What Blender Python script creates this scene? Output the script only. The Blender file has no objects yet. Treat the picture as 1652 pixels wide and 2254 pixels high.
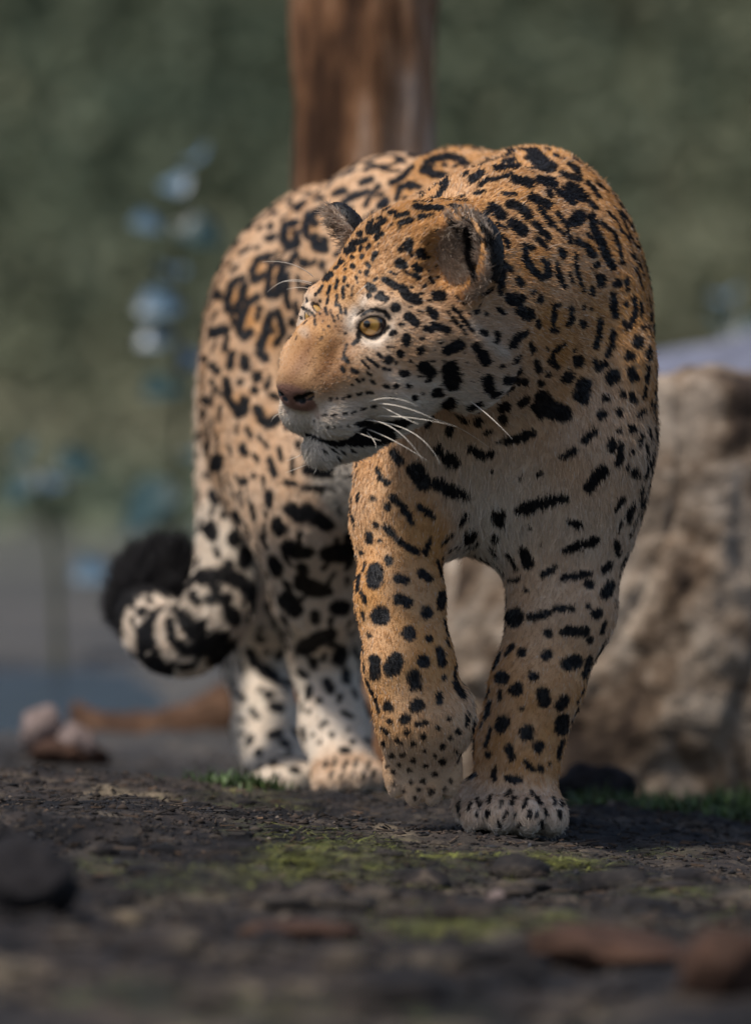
import bpy, bmesh, math, random, os
import numpy as np
from mathutils import Vector, Matrix, noise
from mathutils.bvhtree import BVHTree
from mathutils.kdtree import KDTree

R = math.radians
rng = np.random.default_rng(7)
random.seed(7)
scene = bpy.context.scene

# ------------------------------------------------------------------ camera
CAM = np.array([0.0, -7.0, 0.50])
AIM = np.array([0.0, 0.0, 0.34])
cam_data = bpy.data.cameras.new("camera")
cam = bpy.data.objects.new("camera", cam_data)
scene.collection.objects.link(cam)
scene.camera = cam
cam.location = CAM
cam.rotation_euler = Vector(AIM - CAM).to_track_quat('-Z', 'Y').to_euler()
cam_data.sensor_fit = 'HORIZONTAL'
cam_data.sensor_width = 24.0
cam_data.lens = 213.2
cam_data.clip_start = 0.1
cam_data.clip_end = 500
cam_data.dof.use_dof = True
cam_data.dof.focus_distance = 6.86
cam_data.dof.aperture_fstop = 2.8
cam_data.dof.aperture_blades = 0

# ------------------------------------------------------------------ world, sun, exposure
world = bpy.data.worlds.new("World")
scene.world = world
world.use_nodes = True
wn = world.node_tree.nodes
sky = wn.new('ShaderNodeTexSky')
sky.sky_type = 'NISHITA'
sky.sun_disc = False
SUN_EL, SUN_AZ = R(62), R(232)          # azimuth measured from +Y clockwise
sky.sun_elevation = SUN_EL
sky.sun_rotation = SUN_AZ
sky.air_density = 1.0
sky.dust_density = 2.0
world.node_tree.links.new(sky.outputs[0], wn['Background'].inputs[0])
wn['Background'].inputs[1].default_value = 0.072

sun_data = bpy.data.lights.new("sun", 'SUN')
sun_data.energy = 2.3
sun_data.angle = R(9)
sun_data.color = (1.0, 0.93, 0.84)
sun = bpy.data.objects.new("sun", sun_data)
scene.collection.objects.link(sun)
sd = Vector((math.sin(SUN_AZ) * math.cos(SUN_EL), math.cos(SUN_AZ) * math.cos(SUN_EL), math.sin(SUN_EL)))
sun.rotation_euler = (-sd).to_track_quat('-Z', 'Y').to_euler()

scene.view_settings.view_transform = 'Standard'
scene.view_settings.look = 'None'
scene.view_settings.gamma = 1.0
scene.view_settings.exposure = 0.85
scene.cycles.max_bounces = 5
scene.cycles.diffuse_bounces = 3
scene.cycles.use_denoising = True
try:
    scene.cycles_curves.shape = 'RIBBONS'
except Exception:
    pass

# ------------------------------------------------------------------ helpers
UNIT = 0.000477                          # metres per photo unit (photo 1652 wide) at the plane Y = 0
_f = (AIM - CAM) / np.linalg.norm(AIM - CAM)
_r = np.array([1.0, 0, 0])
_u = np.cross(_r, _f)
DIST = np.linalg.norm(AIM - CAM)
K = UNIT / 7.0

def ray(u, v):
    d = _f + _r * (u - 826) * K + _u * (1127 - v) * K
    return d / np.linalg.norm(d)

def P(u, v, Y):
    """photo direction (u, v) met at the depth plane Y"""
    d = ray(u, v)
    return CAM + d * ((Y - CAM[1]) / d[1])

def PX(pts):
    """world points to photo units"""
    q = np.asarray(pts, float) - CAM
    z = q @ _f
    return np.stack([826 + (q @ _r) / z / K, 1127 - (q @ _u) / z / K], -1)

def new_obj(name, data, parent=None):
    o = bpy.data.objects.new(name, data)
    scene.collection.objects.link(o)
    if parent:
        o.parent = parent
    return o

def mesh_from(name, verts, faces, smooth=True):
    me = bpy.data.meshes.new(name)
    me.from_pydata([tuple(v) for v in verts], [], [tuple(f) for f in faces])
    me.update()
    if smooth:
        me.polygons.foreach_set('use_smooth', np.ones(len(me.polygons), bool))
    return me

def mesh_np(name, verts, loops_flat, sizes, smooth=True):
    me = bpy.data.meshes.new(name)
    n = len(verts)
    me.vertices.add(n)
    me.vertices.foreach_set('co', np.ascontiguousarray(verts, np.float32).ravel())
    me.loops.add(len(loops_flat))
    me.loops.foreach_set('vertex_index', np.ascontiguousarray(loops_flat, np.int32))
    me.polygons.add(len(sizes))
    st = np.concatenate([[0], np.cumsum(sizes)[:-1]]).astype(np.int32)
    me.polygons.foreach_set('loop_start', st)
    if smooth:
        me.polygons.foreach_set('use_smooth', np.ones(len(sizes), bool))
    me.update(calc_edges=True)
    me.validate()
    return me

def tag(o, label=None, cat=None, group=None, kind=None):
    if label: o['label'] = label
    if cat: o['category'] = cat
    if group: o['group'] = group
    if kind: o['kind'] = kind
    return o

# ------------------------------------------------------------------ terrain height
def vnoise(x, y, seed=0, s=1.0):
    """smooth value noise, vectorised"""
    x = np.asarray(x, float) * s + seed * 17.13
    y = np.asarray(y, float) * s + seed * 9.71
    xi, yi = np.floor(x), np.floor(y)
    fx, fy = x - xi, y - yi
    fx = fx * fx * (3 - 2 * fx); fy = fy * fy * (3 - 2 * fy)
    def h(a, b):
        t = np.sin(a * 127.1 + b * 311.7 + seed * 74.7) * 43758.5453
        return t - np.floor(t)
    return ((h(xi, yi) * (1 - fx) + h(xi + 1, yi) * fx) * (1 - fy) + (h(xi, yi + 1) * (1 - fx) + h(xi + 1, yi + 1) * fx) * fy) * 2 - 1

def sstep(a, b, x):
    t = np.clip((np.asarray(x, float) - a) / (b - a), 0, 1)
    return t * t * (3 - 2 * t)

FEET = []
def ground_z(x, y, fine=True):
    x = np.asarray(x, float); y = np.asarray(y, float)
    xs = np.clip(x - 0.14, -0.75, 0.6)
    near = sstep(-2.8, -0.6, y)
    z = -0.085 * xs * near * (1 - sstep(0.9, 1.8, y))
    # the bank dips behind the animal, a pool lies further back, a hillside closes the place
    z = z - 0.030 * sstep(0.35, 1.0, y) * (1 - sstep(1.2, 2.0, y)) - 0.045 * sstep(0.22, 0.7, y) * sstep(0.0, -0.45, x) * (1 - sstep(1.0, 1.6, y))
    wy = y + .35 * vnoise(x, y * .3, 14, 1.3) + .12 * vnoise(x, y, 15, 4)
    pool = sstep(-.22, -.45, x + .15 * vnoise(x * .2, y, 16, 2)) * sstep(2.15, 2.5, wy) * (1 - sstep(3.7, 4.2, wy)) * sstep(-2.9, -2.4, x)
    z = z - 0.07 * pool
    hill = np.clip(y - 17, 0, None)
    z = z + (0.30 * hill * sstep(17, 24, y)) * (1 - .55 * sstep(40, 70, y)) + sstep(17, 26, y) * (.2 * vnoise(x, y, 8, .35) + .5 * vnoise(x, y, 9, .15))
    if fine:
        w = 1 - sstep(1.0, 5.0, y)
        z = z + w * (0.010 * vnoise(x, y, 3, 5) + (.016 * vnoise(x, y, 11, 4.2) + .010 * vnoise(x, y, 12, 10)) * sstep(-.25, -.7, y) + 0.006 * vnoise(x, y, 4, 13) + 0.0035 * vnoise(x, y, 5, 37) + .002 * vnoise(x, y, 6, 90))
        foot = np.zeros_like(z)
        for fx, fy in FEET:
            foot = np.maximum(foot, np.exp(-((x - fx) ** 2 + (y - fy) ** 2) / .07 ** 2))
        z = z * (1 - foot) + ground_z(x, y, False) * foot
    return z
# ------------------------------------------------------------------ signed-distance sculpting
def nrm(v):
    v = np.asarray(v, float)
    return v / (np.linalg.norm(v) + 1e-12)

class Prim:
    pass

def seg(a, b, ra, rb, k=0.02, side=None, flow=None, tan=0.5, hl=9.0, cut=False):
    """tapered limb piece; ra, rb a radius or (side, up) half widths"""
    p = Prim()
    p.a = np.asarray(a, float); p.b = np.asarray(b, float)
    p.ra = np.asarray(ra if np.ndim(ra) else (ra, ra), float)
    p.rb = np.asarray(rb if np.ndim(rb) else (rb, rb), float)
    ax = nrm(p.b - p.a)
    s = np.array([1.0, 0, 0]) if side is None else np.asarray(side, float)
    s = nrm(s - ax * (s @ ax))
    if np.linalg.norm(s) < .5: s = nrm(np.cross(ax, [0, 0, 1]))
    p.F = np.stack([s, np.cross(ax, s), ax])
    rm = max(p.ra.max(), p.rb.max())
    p.lo = np.minimum(p.a, p.b) - rm; p.hi = np.maximum(p.a, p.b) + rm
    p.k = k; p.flow = nrm(flow) if flow is not None else ax
    p.tan = tan; p.hl = hl; p.cut = cut; p.kind = 0
    return p

def ell(c, r, frame=None, k=0.02, flow=(0, 0.3, -1), tan=0.5, hl=9.0, cut=False):
    p = Prim()
    p.a = p.b = np.asarray(c, float)
    p.r = np.asarray(r if np.ndim(r) else (r, r, r), float)
    p.F = np.eye(3) if frame is None else np.asarray(frame, float)
    rm = p.r.max()
    p.lo = p.a - rm; p.hi = p.a + rm
    p.k = k; p.flow = nrm(flow); p.tan = tan; p.hl = hl; p.cut = cut; p.kind = 1
    return p

def pdist(p, X):
    X = X - p.a.astype(X.dtype)
    if p.kind == 1:
        q = X @ p.F.T.astype(X.dtype)
        r = p.r.astype(X.dtype)
        a = q / r
        k0 = np.sqrt((a * a).sum(-1)); a = a / r
        k1 = np.sqrt((a * a).sum(-1)) + 1e-9
        return k0 * (k0 - 1) / k1
    ba = (p.b - p.a).astype(X.dtype)
    h = np.clip((X @ ba) / (ba @ ba), 0, 1)
    q = (X - h[..., None] * ba) @ p.F.T.astype(X.dtype)
    rs = p.ra[0] + (p.rb[0] - p.ra[0]) * h
    ru = p.ra[1] + (p.rb[1] - p.ra[1]) * h
    re = 0.5 * (rs + ru)
    a, b, c = q[..., 0] / rs, q[..., 1] / ru, q[..., 2] / re
    k0 = np.sqrt(a * a + b * b + c * c)
    a /= rs; b /= ru; c /= re
    k1 = np.sqrt(a * a + b * b + c * c) + 1e-9
    return k0 * (k0 - 1) / k1

def smin(a, b, k):
    h = np.maximum(k - np.abs(a - b), 0) / k
    return np.minimum(a, b) - h * h * (k * 0.25)

def smax(a, b, k):
    h = np.maximum(k - np.abs(a - b), 0) / k
    return np.maximum(a, b) + h * h * (k * 0.25)

def eval_group(prims, X):
    """X: (n, 3); a primitive is only read where it can matter"""
    d = np.full(len(X), 0.2, X.dtype)
    lo_, hi_ = X.min(0), X.max(0)
    for p in prims:
        pad = p.k + 0.04
        if (p.lo - pad > hi_).any() or (p.hi + pad < lo_).any(): continue
        m = np.nonzero(((X > p.lo - pad) & (X < p.hi + pad)).all(1))[0]
        if len(m) == 0: continue
        e = pdist(p, X[m])
        d[m] = smax(d[m], -e, p.k) if p.cut else smin(d[m], e, p.k)
    return d

def eval_body(groups, X):
    """groups: [(prims, join_k)], the first is the trunk that the others grow from"""
    T = eval_group(groups[0][0], X)
    out = T
    for prims, k in groups[1:]:
        out = np.minimum(out, smin(T, eval_group(prims, X), k))
    return out

def eval_points(groups, X, chunk=60000):
    X = X.astype(np.float32)
    return np.concatenate([eval_body(groups, X[i:i + chunk]) for i in range(0, len(X), chunk)])

def grid_group(prims, ax, shape, join=0.0):
    g = np.full(shape, 0.2, np.float32)
    for p in prims:
        pad = max(p.k * 1.5 + 0.02, join * 1.2 + .015)
        sl = []
        for i in range(3):
            i0 = int(np.searchsorted(ax[i], p.lo[i] - pad)); i1 = int(np.searchsorted(ax[i], p.hi[i] + pad))
            sl.append(slice(i0, max(i1, i0)))
        if min(s.stop - s.start for s in sl) <= 0: continue
        X = np.stack(np.meshgrid(ax[0][sl[0]], ax[1][sl[1]], ax[2][sl[2]], indexing='ij'), -1)
        e = pdist(p, X)
        s = tuple(sl)
        g[s] = smax(g[s], -e, p.k) if p.cut else smin(g[s], e, p.k)
    return g

def sculpt(groups, lo, hi, vox):
    ax = [np.arange(lo[i], hi[i], vox, dtype=np.float32) for i in range(3)]
    shape = tuple(len(a) for a in ax)
    T = grid_group(groups[0][0], ax, shape)
    out = T.copy()
    for prims, k in groups[1:]:
        blo = np.min([p.lo for p in prims], 0) - 0.1; bhi = np.max([p.hi for p in prims], 0) + 0.1
        s = tuple(slice(max(int(np.searchsorted(ax[i], blo[i])), 0), int(np.searchsorted(ax[i], bhi[i]))) for i in range(3))
        sub = [ax[i][s[i]] for i in range(3)]
        g = grid_group(prims, sub, tuple(len(a) for a in sub), k)
        out[s] = np.minimum(out[s], smin(T[s], g, k))
    return nets(out, lo, vox)

def nets(out, lo, vox):
    """naive surface nets: a quad mesh of the zero level"""
    shape = out.shape
    sg = out < 0
    n = [shape[0] - 1, shape[1] - 1, shape[2] - 1]
    cnt = np.zeros(n, np.int8)
    corners = [(i, j, k) for i in (0, 1) for j in (0, 1) for k in (0, 1)]
    for i, j, k in corners:
        cnt += sg[i:i + n[0], j:j + n[1], k:k + n[2]]
    act = (cnt > 0) & (cnt < 8)
    idx = np.argwhere(act)
    vid = np.full(n, -1, np.int32)
    vid[act] = np.arange(len(idx))
    cv = {c: out[idx[:, 0] + c[0], idx[:, 1] + c[1], idx[:, 2] + c[2]] for c in corners}
    acc = np.zeros((len(idx), 3)); num = np.zeros(len(idx))
    for c in corners:
        for d in range(3):
            if c[d] == 0:
                e = list(c); e[d] = 1; e = tuple(e)
                a, b = cv[c], cv[e]
                m = (a < 0) != (b < 0)
                t = np.where(m, a / np.where(m, a - b, 1), 0)
                pos = np.tile(np.array(c, float), (len(idx), 1)); pos[:, d] += t
                acc += pos * m[:, None]; num += m
    verts = (idx + acc / num[:, None]) * vox + np.array(lo)
    quads = []
    for d in range(3):
        d1, d2 = (d + 1) % 3, (d + 2) % 3
        s0 = [slice(None)] * 3; s1 = [slice(None)] * 3
        s0[d] = slice(0, -1); s1[d] = slice(1, None)
        a = sg[tuple(s0)]; b = sg[tuple(s1)]
        e = np.argwhere(a != b)
        ok = (e[:, d1] > 0) & (e[:, d2] > 0) & (e[:, d1] < n[d1]) & (e[:, d2] < n[d2])
        e = e[ok]
        inside = a[e[:, 0], e[:, 1], e[:, 2]]
        o1 = np.zeros(3, int); o1[d1] = 1
        o2 = np.zeros(3, int); o2[d2] = 1
        g = lambda q: vid[q[:, 0], q[:, 1], q[:, 2]]
        q = np.stack([g(e - o1 - o2), g(e - o2), g(e), g(e - o1)], 1)
        q[~inside] = q[~inside][:, ::-1]
        quads.append(q)
    return verts, np.concatenate(quads)
# ------------------------------------------------------------------ the jaguar: skeleton and muscles
# head frame: x to the animal's left, y forward along the nose, z up; origin between the eyes
TH, PH, RO = R(45), R(14), R(6)
hf = np.array([-math.sin(TH) * math.cos(PH), -math.cos(TH) * math.cos(PH), -math.sin(PH)])
hl_ = np.array([math.cos(TH), -math.sin(TH), 0.0])
hu = np.cross(hf, hl_)
hl2 = hl_ * math.cos(RO) - hu * math.sin(RO)
hu2 = hu * math.cos(RO) + hl_ * math.sin(RO)
HF = np.stack([hl2, hf, hu2])            # rows: lateral, forward, up
H0 = P(752, 708, -0.235)

def H(x, y, z):
    """head millimetres to world"""
    return H0 + (np.array([x, y, z], float) * 0.001) @ HF

def hell(c, r, k=12, flow=None, rotz=0, roty=0, rotx=0, **kw):
    F = HF
    if rotz or roty or rotx:
        M = np.array(Matrix.Rotation(R(rotz), 3, 'Z') @ Matrix.Rotation(R(roty), 3, 'Y') @ Matrix.Rotation(R(rotx), 3, 'X')).T
        F = M @ HF
    fl = np.array(flow if flow is not None else (0, -1, 0), float) @ HF
    return ell(H(*c), np.array(r) * 0.001, F, k * 0.001, fl, **kw)

def hseg(a, b, ra, rb, k=12, flow=None, **kw):
    fl = np.array(flow if flow is not None else (0, -1, 0), float) @ HF
    return seg(H(*a), H(*b), np.array(ra) * 0.001, np.array(rb) * 0.001, k * 0.001, side=HF[0], flow=fl, **kw)

head = []
head += [hell((0, -120, 26), (76, 88, 70), 22, flow=(0, -1, .25), tan=.95, hl=8)]           # cranium
head += [hell((0, -48, 22), (54, 52, 34), 22, flow=(0, -.8, .5), tan=.95, hl=5)]           # forehead
for s in (1, -1):
    head += [hell((s * 62, -66, -28), (36, 58, 46), 26, flow=(s * .5, -1, -.2), tan=.62, hl=9)]     # cheek bone
    head += [hell((s * 62, -112, -54), (42, 56, 60), 26, flow=(s * .5, -1, -.5), tan=.55, hl=11)]   # jowl ruff
    head += [hell((s * 40, -20, 19), (20, 22, 11), 12, flow=(s * .5, -.6, .6), tan=.8, hl=5)]       # brow
    head += [hell((s * 35, 4, -40), (29, 47, 33), 20, flow=(s * .5, -1, -.2), tan=.72, hl=5)]       # upper jaw
    head += [hell((s * 42, -34, -70), (34, 56, 38), 22, flow=(s * .4, -1, -.3), tan=.38, hl=8)]     # masseter
head += [hseg((0, -14, 4), (0, 34, -14), (24, 24), (27, 23), 16, flow=(0, -1, .3), tan=.95, hl=4)]
head += [hseg((0, 34, -14), (0, 64, -43), (28, 23), (27, 22), 12, flow=(0, -1, .3), tan=.85, hl=3)]
for s in (1, -1):
    head += [hell((s * 20, 33, -54), (22, 38, 24), 16, flow=(s * .6, -1, -.1), tan=.75, hl=5)]
    head += [hell((s * 57, -34, 0), (16, 24, 22), 16, flow=(s * .7, -1, 0), tan=.8, hl=6)]
    head += [hell((s * 56, -28, -18), (17, 26, 20), 16, flow=(s * .6, -1, -.1), tan=.65, hl=6)]
    head += [hell((s * 20, 36, -83), (26, 35, 28), 12, flow=(s * .7, -.9, -.35), tan=.12, hl=7, rotz=s * -8)]   # whisker pad
head += [hseg((0, -60, -96), (0, 4, -112), (46, 34), (36, 27), 18, flow=(0, -1, -.4), tan=.08, hl=11)]
head += [hseg((0, 4, -112), (0, 42, -122), (34, 26), (22, 18), 12, flow=(0, -.6, -1), tan=.05, hl=12)]         # chin
head += [hell((0, 70, -58), (23, 11, 16), 12, flow=(0, -1, .2), tan=.6, hl=1)]              # nose
# mouth line, nostrils, nose groove, eye sockets
MOUTH = [(0, 76, -103), (22, 66, -108), (38, 38, -112), (52, -4, -104)]
for s in (1, -1):
    for i in range(3):
        a, b = MOUTH[i], MOUTH[i + 1]
        head += [hseg((s * a[0], a[1], a[2]), (s * b[0], b[1], b[2]), 3 + i * .5, 3.5 + i * .5, 5, cut=True)]
    head += [hell((s * 12, 83, -60), (6.5, 7, 4.6), 4, cut=True, roty=s * -25), hell((s * 20, 77, -56), (6.5, 7, 2.8), 3, cut=True, roty=s * -32)]
head += [hseg((0, 84, -68), (0, 77, -96), 1.6, 1.6, 4, cut=True)]
EYE = {}; EYEN = {}
for s in (1, -1):
    n = np.array((s * math.sin(R(34)), math.cos(R(34)), -.02)); n /= np.linalg.norm(n)
    ta = nrm(np.cross((0, 0, 1), n)) * (1 if s < 0 else -1)          # toward the outer corner
    ta = ta if ta[0] * s > 0 else -ta
    tb = nrm(np.cross(n, ta)); tb = tb if tb[2] > 0 else -tb
    E = np.array((s * 45.0, 3.0, 0.0)) if s > 0 else np.array((-45.5, 4.5, 0.0))
    EYE[s] = tuple(E - n * 14.0); EYEN[s] = n
    head += [ell(H(*(E + n * 3)), np.array((15.5, 14, 14.0)) * .001, np.stack([ta, n, tb]) @ HF, .004, cut=True)]
    NR = 20
    ring = []
    for i in range(NR):
        t = 2 * math.pi * i / NR
        x, y = math.cos(t) * 16.5, math.sin(t) * (13.0 if math.sin(t) > 0 else 13.6)
        y += .10 * x                                                  # outer corner higher, inner lower
        y *= (1 - .10 * (x / 16.5) ** 2)
        d2 = x * x + y * y
        ring.append((E + ta * x - tb * -y - n * (16.5 - math.sqrt(max(17.2 ** 2 - d2, 0.0)) + 1.0 - 3.0), t))
    for i in range(NR):
        up = math.sin(ring[i][1]) > .1
        rr = 3.6 if up else 2.6
        head += [hseg(ring[i][0], ring[(i + 1) % NR][0], rr, rr, 3, flow=(s * .7, -.7, .4 if up else -.4), tan=.35, hl=2.5)]

def ear(c, up, fr, w, h, cutw=.74, dep=16):
    """a cup: rounded shell at world point c, hollow toward fr"""
    up = nrm(up); fr = np.array(fr, float); fr = nrm(fr - up * (fr @ up)); sd_ = np.cross(fr, up)
    F = np.stack([sd_, fr, up])
    c = np.array(c, float)
    out = [ell(c, np.array((w, dep, h)) * .001, F, .014, up, tan=.9, hl=6)]
    out += [ell(c + (fr * dep * .9 + up * 2) * .001, np.array((w * cutw, dep * 1.05, h * cutw)) * .001, F, .005, up, cut=True)]
    return out, (c, F, w, h)
ear_near, EN = ear(P(1030, 566, -.225), (-.06, .16, .95), (-.74, -.66, -.06), 47, 47, .78, 25)
ear_far, EF = ear(P(766, 503, -.08), (-.55, .10, .82), (-.90, -.22, -.3), 26, 31)
head_prims = head + ear_near + ear_far

# trunk
UP = np.array([0, 0, 1.0])
def chain(pts, side, k, flow=None, tan=.8, hl=9):
    """pts: [(pos, r_side, r_up)]"""
    out = []
    for (a, s0, u0), (b, s1, u1) in zip(pts[:-1], pts[1:]):
        out.append(seg(a, b, (s0, u0), (s1, u1), k, side=side, flow=flow if flow is not None else np.asarray(b) - np.asarray(a), tan=tan, hl=hl))
    return out

axis_side = nrm([0.95, 0.31, 0])
spine = [(P(1120, 830, 0.06), .105, .155), (P(1115, 790, 0.20), .125, .180), (P(1020, 770, 0.38), .130, .180), (P(870, 706, 0.56), .120, .177),
         (P(735, 712, 0.72), .110, .152), (P(625, 790, 0.82), .090, .105)]
trunk = chain(spine, axis_side, .05, tan=.66, hl=6.5)
trunk += [ell(P(1185, 530, 0.13), (.062, .12, .082), None, .07, (-.3, 1, -.3), tan=.9, hl=10)]                 # withers
trunk += [seg(P(1195, 450, 0.14), P(1010, 440, .38), .035, .05, .07, flow=(-.3, 1, 0), tan=.9, hl=10)]
# neck
trunk += chain([(P(1130, 690, 0.10), .125, .150), (P(1080, 665, -0.02), .108, .130), (P(1025, 670, -0.11), .082, .100)], nrm([.9, -.45, 0]), .05, flow=(.45, 1, -.35), tan=.8, hl=9)
# shoulders
trunk += [ell(P(1272, 785, 0.07), (.068, .10, .165), None, .06, (.25, .5, -1), tan=.88, hl=8)]
trunk += [ell(P(1280, 960, 0.02), (.058, .085, .11), None, .05, (.15, .2, -1), tan=.55, hl=11)]
trunk += [ell(P(930, 780, 0.10), (.075, .10, .16), None, .06, (-.25, .5, -1), tan=.8, hl=9)]
trunk += [seg(P(1235, 440, .06), P(1338, 800, -.002), .034, .046, .030, flow=(.2, .5, -1), tan=.88, hl=8)]
# breast
trunk += [ell(P(1060, 970, 0.01), (.085, .062, .105), None, .05, (0, -.1, -1), tan=.38, hl=14)]
trunk += [ell(P(1020, 1075, 0.06), (.072, .07, .06), None, .05, (0, .3, -1), tan=.3, hl=16)]
# haunches
trunk += [ell(P(588, 850, 0.72), (.072, .115, .158), None, .06, (-.15, .4, -1), tan=.62, hl=6.5)]
trunk += [ell(P(640, 980, 0.66), (.075, .10, .12), None, .06, (0, .1, -1), tan=.6, hl=9)]
trunk += [ell(P(760, 850, 0.86), (.085, .115, .16), None, .06, (.2, .4, -1), tan=.85, hl=9)]
# belly line
trunk += [seg(P(1055, 1050, 0.18), P(800, 985, .58), .068, .07, .07, flow=(-.3, 1, -.2), tan=.05, hl=14)]

# fore legs
LS = dict(side=(1, 0, 0))
fore_l = [
    seg(P(1270, 980, 0.02), P(1246, 1160, 0.04), (.062, .075), (.056, .070), .04, tan=.45, hl=11, **LS),
    seg(P(1246, 1160, 0.04), P(1236, 1340, 0.02), (.056, .066), (.0505, .054), .03, tan=.5, hl=9, **LS),
    seg(P(1236, 1340, 0.02), P(1180, 1510, 0.00), (.050, .052), (.042, .044), .03, tan=.72, hl=7, **LS),
    seg(P(1180, 1510, 0.00), P(1140, 1640, 0.00), (.042, .044), (.039, .040), .03, tan=.85, hl=7, **LS),
    seg(P(1140, 1640, 0.00), P(1132, 1745, -.005), (.039, .040), (.041, .042), .03, tan=.8, hl=8, **LS),
    ell(P(1128, 1785, -0.03), (.053, .058, .024), None, .025, (0, -.8, -.5), tan=.45, hl=11),
    ell(P(1035, 1765, -0.005), (.016, .022, .020), None, .02, (-.6, -.2, -.6), tan=.3, hl=12),
]
for i, (u, v, y) in enumerate([(1052, 1797, -.062), (1103, 1795, -.082), (1161, 1797, -.082), (1212, 1799, -.058)]):
    fore_l += [ell(P(u, v, y), (.0165, .030, .0195), None, .010, ((u - 1130) / 260, -.9, -.6), tan=.4, hl=9)]
fore_r = [
    seg(P(900, 940, 0.06), P(876, 1140, 0.00), (.050, .070), (.043, .055), .04, tan=.75, hl=9, **LS),
    seg(P(876, 1140, 0.00), P(880, 1320, -.05), (.043, .052), (.039, .044), .03, tan=.85, hl=7, **LS),
    seg(P(880, 1320, -.05), P(900, 1470, -.08), (.041, .044), (.041, .043), .03, tan=.88, hl=6, **LS),
    seg(P(900, 1470, -.08), P(926, 1585, -.09), (.041, .042), (.042, .038), .03, tan=.8, hl=7, **LS),
    seg(P(926, 1585, -.09), P(928, 1690, -.062), (.042, .036), (.037, .027), .022, tan=.75, hl=6, **LS),
    ell(P(1000, 1580, -.085), (.018, .026, .030), None, .02, (.6, .1, -.7), tan=.3, hl=12),
]
for i, (u, v, y) in enumerate([(872, 1694, -.058), (910, 1712, -.066), (950, 1712, -.066), (988, 1694, -.058)]):
    fore_r += [ell(P(u, v, y), (.0140, .019, .030), None, .003, ((u - 930) / 200, 0, -1), tan=.6, hl=3.5)]
# hind legs
hind_r = [
    seg(P(640, 900, 0.68), P(678, 1110, 0.56), (.075, .10), (.062, .085), .05, tan=.6, hl=9, **LS),
    seg(P(678, 1110, 0.56), P(700, 1290, 0.62), (.060, .080), (.050, .060), .04, tan=.45, hl=9, **LS),
    seg(P(700, 1290, 0.62), P(715, 1440, 0.72), (.049, .056), (.036, .040), .03, tan=.3, hl=8, **LS),
    seg(P(715, 1440, 0.72), P(738, 1600, 0.66), (.036, .040), (.034, .034), .03, tan=.15, hl=7, **LS),
    seg(P(738, 1600, 0.66), P(755, 1690, 0.60), (.034, .034), (.036, .032), .03, tan=.2, hl=7, **LS),
    ell(P(765, 1706, 0.55), (.042, .060, .022), None, .025, (.2, -.8, -.5), tan=.5, hl=9),
]
for i, (u, v, y) in enumerate([(715, 1718, .50), (748, 1714, .475), (787, 1712, .475), (818, 1712, .50)]):
    hind_r += [ell(P(u, v, y), (.0145, .026, .018), None, .010, (0, -.9, -.6), tan=.5, hl=8)]
hind_l = [
    seg(P(740, 900, 0.86), P(665, 1120, 0.86), (.070, .10), (.060, .085), .05, tan=.5, hl=9, **LS),
    seg(P(665, 1120, 0.86), P(610, 1300, 0.92), (.060, .080), (.048, .058), .04, tan=.3, hl=9, **LS),
    seg(P(610, 1300, 0.92), P(568, 1450, 1.00), (.048, .056), (.038, .042), .03, tan=.2, hl=8, **LS),
    seg(P(568, 1450, 1.00), P(590, 1610, 0.90), (.038, .040), (.036, .036), .03, tan=.12, hl=7, **LS),
    seg(P(590, 1610, 0.90), P(610, 1690, 0.82), (.036, .036), (.038, .034), .03, tan=.15, hl=7, **LS),
    ell(P(625, 1712, 0.76), (.042, .060, .024), None, .025, (.2, -.8, -.5), tan=.2, hl=8),
]
for i, (u, v, y) in enumerate([(580, 1722, .71), (612, 1724, .69), (645, 1724, .69), (674, 1720, .71)]):
    hind_l += [ell(P(u, v, y), (.015, .026, .019), None, .010, (0, -.9, -.6), tan=.2, hl=8)]
# tail
tl = [(P(560, 720, 0.90), .045), (P(510, 830, 0.93), .036), (P(497, 960, 0.90), .031), (P(500, 1100, 0.83), .031), (P(502, 1230, 0.76), .033),
      (P(478, 1340, 0.71), .036), (P(420, 1408, 0.70), .036), (P(358, 1402, 0.74), .035), (P(318, 1340, 0.80), .034), (P(335, 1272, 0.88), .034), (P(385, 1258, 0.93), .032)]
def catmull(pts, n):
    p = np.array([np.r_[q[0], q[1]] for q in pts])
    p = np.vstack([2 * p[0] - p[1], p, 2 * p[-1] - p[-2]])
    out = []
    for i in range(1, len(p) - 2):
        for t in np.arange(n) / n:
            out.append(.5 * (2 * p[i] + (p[i + 1] - p[i - 1]) * t + (2 * p[i - 1] - 5 * p[i] + 4 * p[i + 1] - p[i + 2]) * t * t + (3 * p[i] - p[i - 1] - 3 * p[i + 1] + p[i + 2]) * t ** 3))
    out.append(p[-2])
    return np.array(out)
tail_pts = catmull(tl, 3)
tail = [seg(a[:3], b[:3], a[3], b[3], .01, tan=.35, hl=14) for a, b in zip(tail_pts[:-1], tail_pts[1:])]

GROUPS = [(trunk, 0), (head_prims, .03), (fore_l, .06), (fore_r, .05), (hind_r, .06), (hind_l, .05), (tail, .03)]
VOX = 0.0034
allp = [p for g, _ in GROUPS for p in g]
lo = np.min([p.lo for p in allp], 0) - .02; hi = np.max([p.hi for p in allp], 0) + .02
verts, quads = sculpt(GROUPS, lo, hi, VOX)
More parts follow.
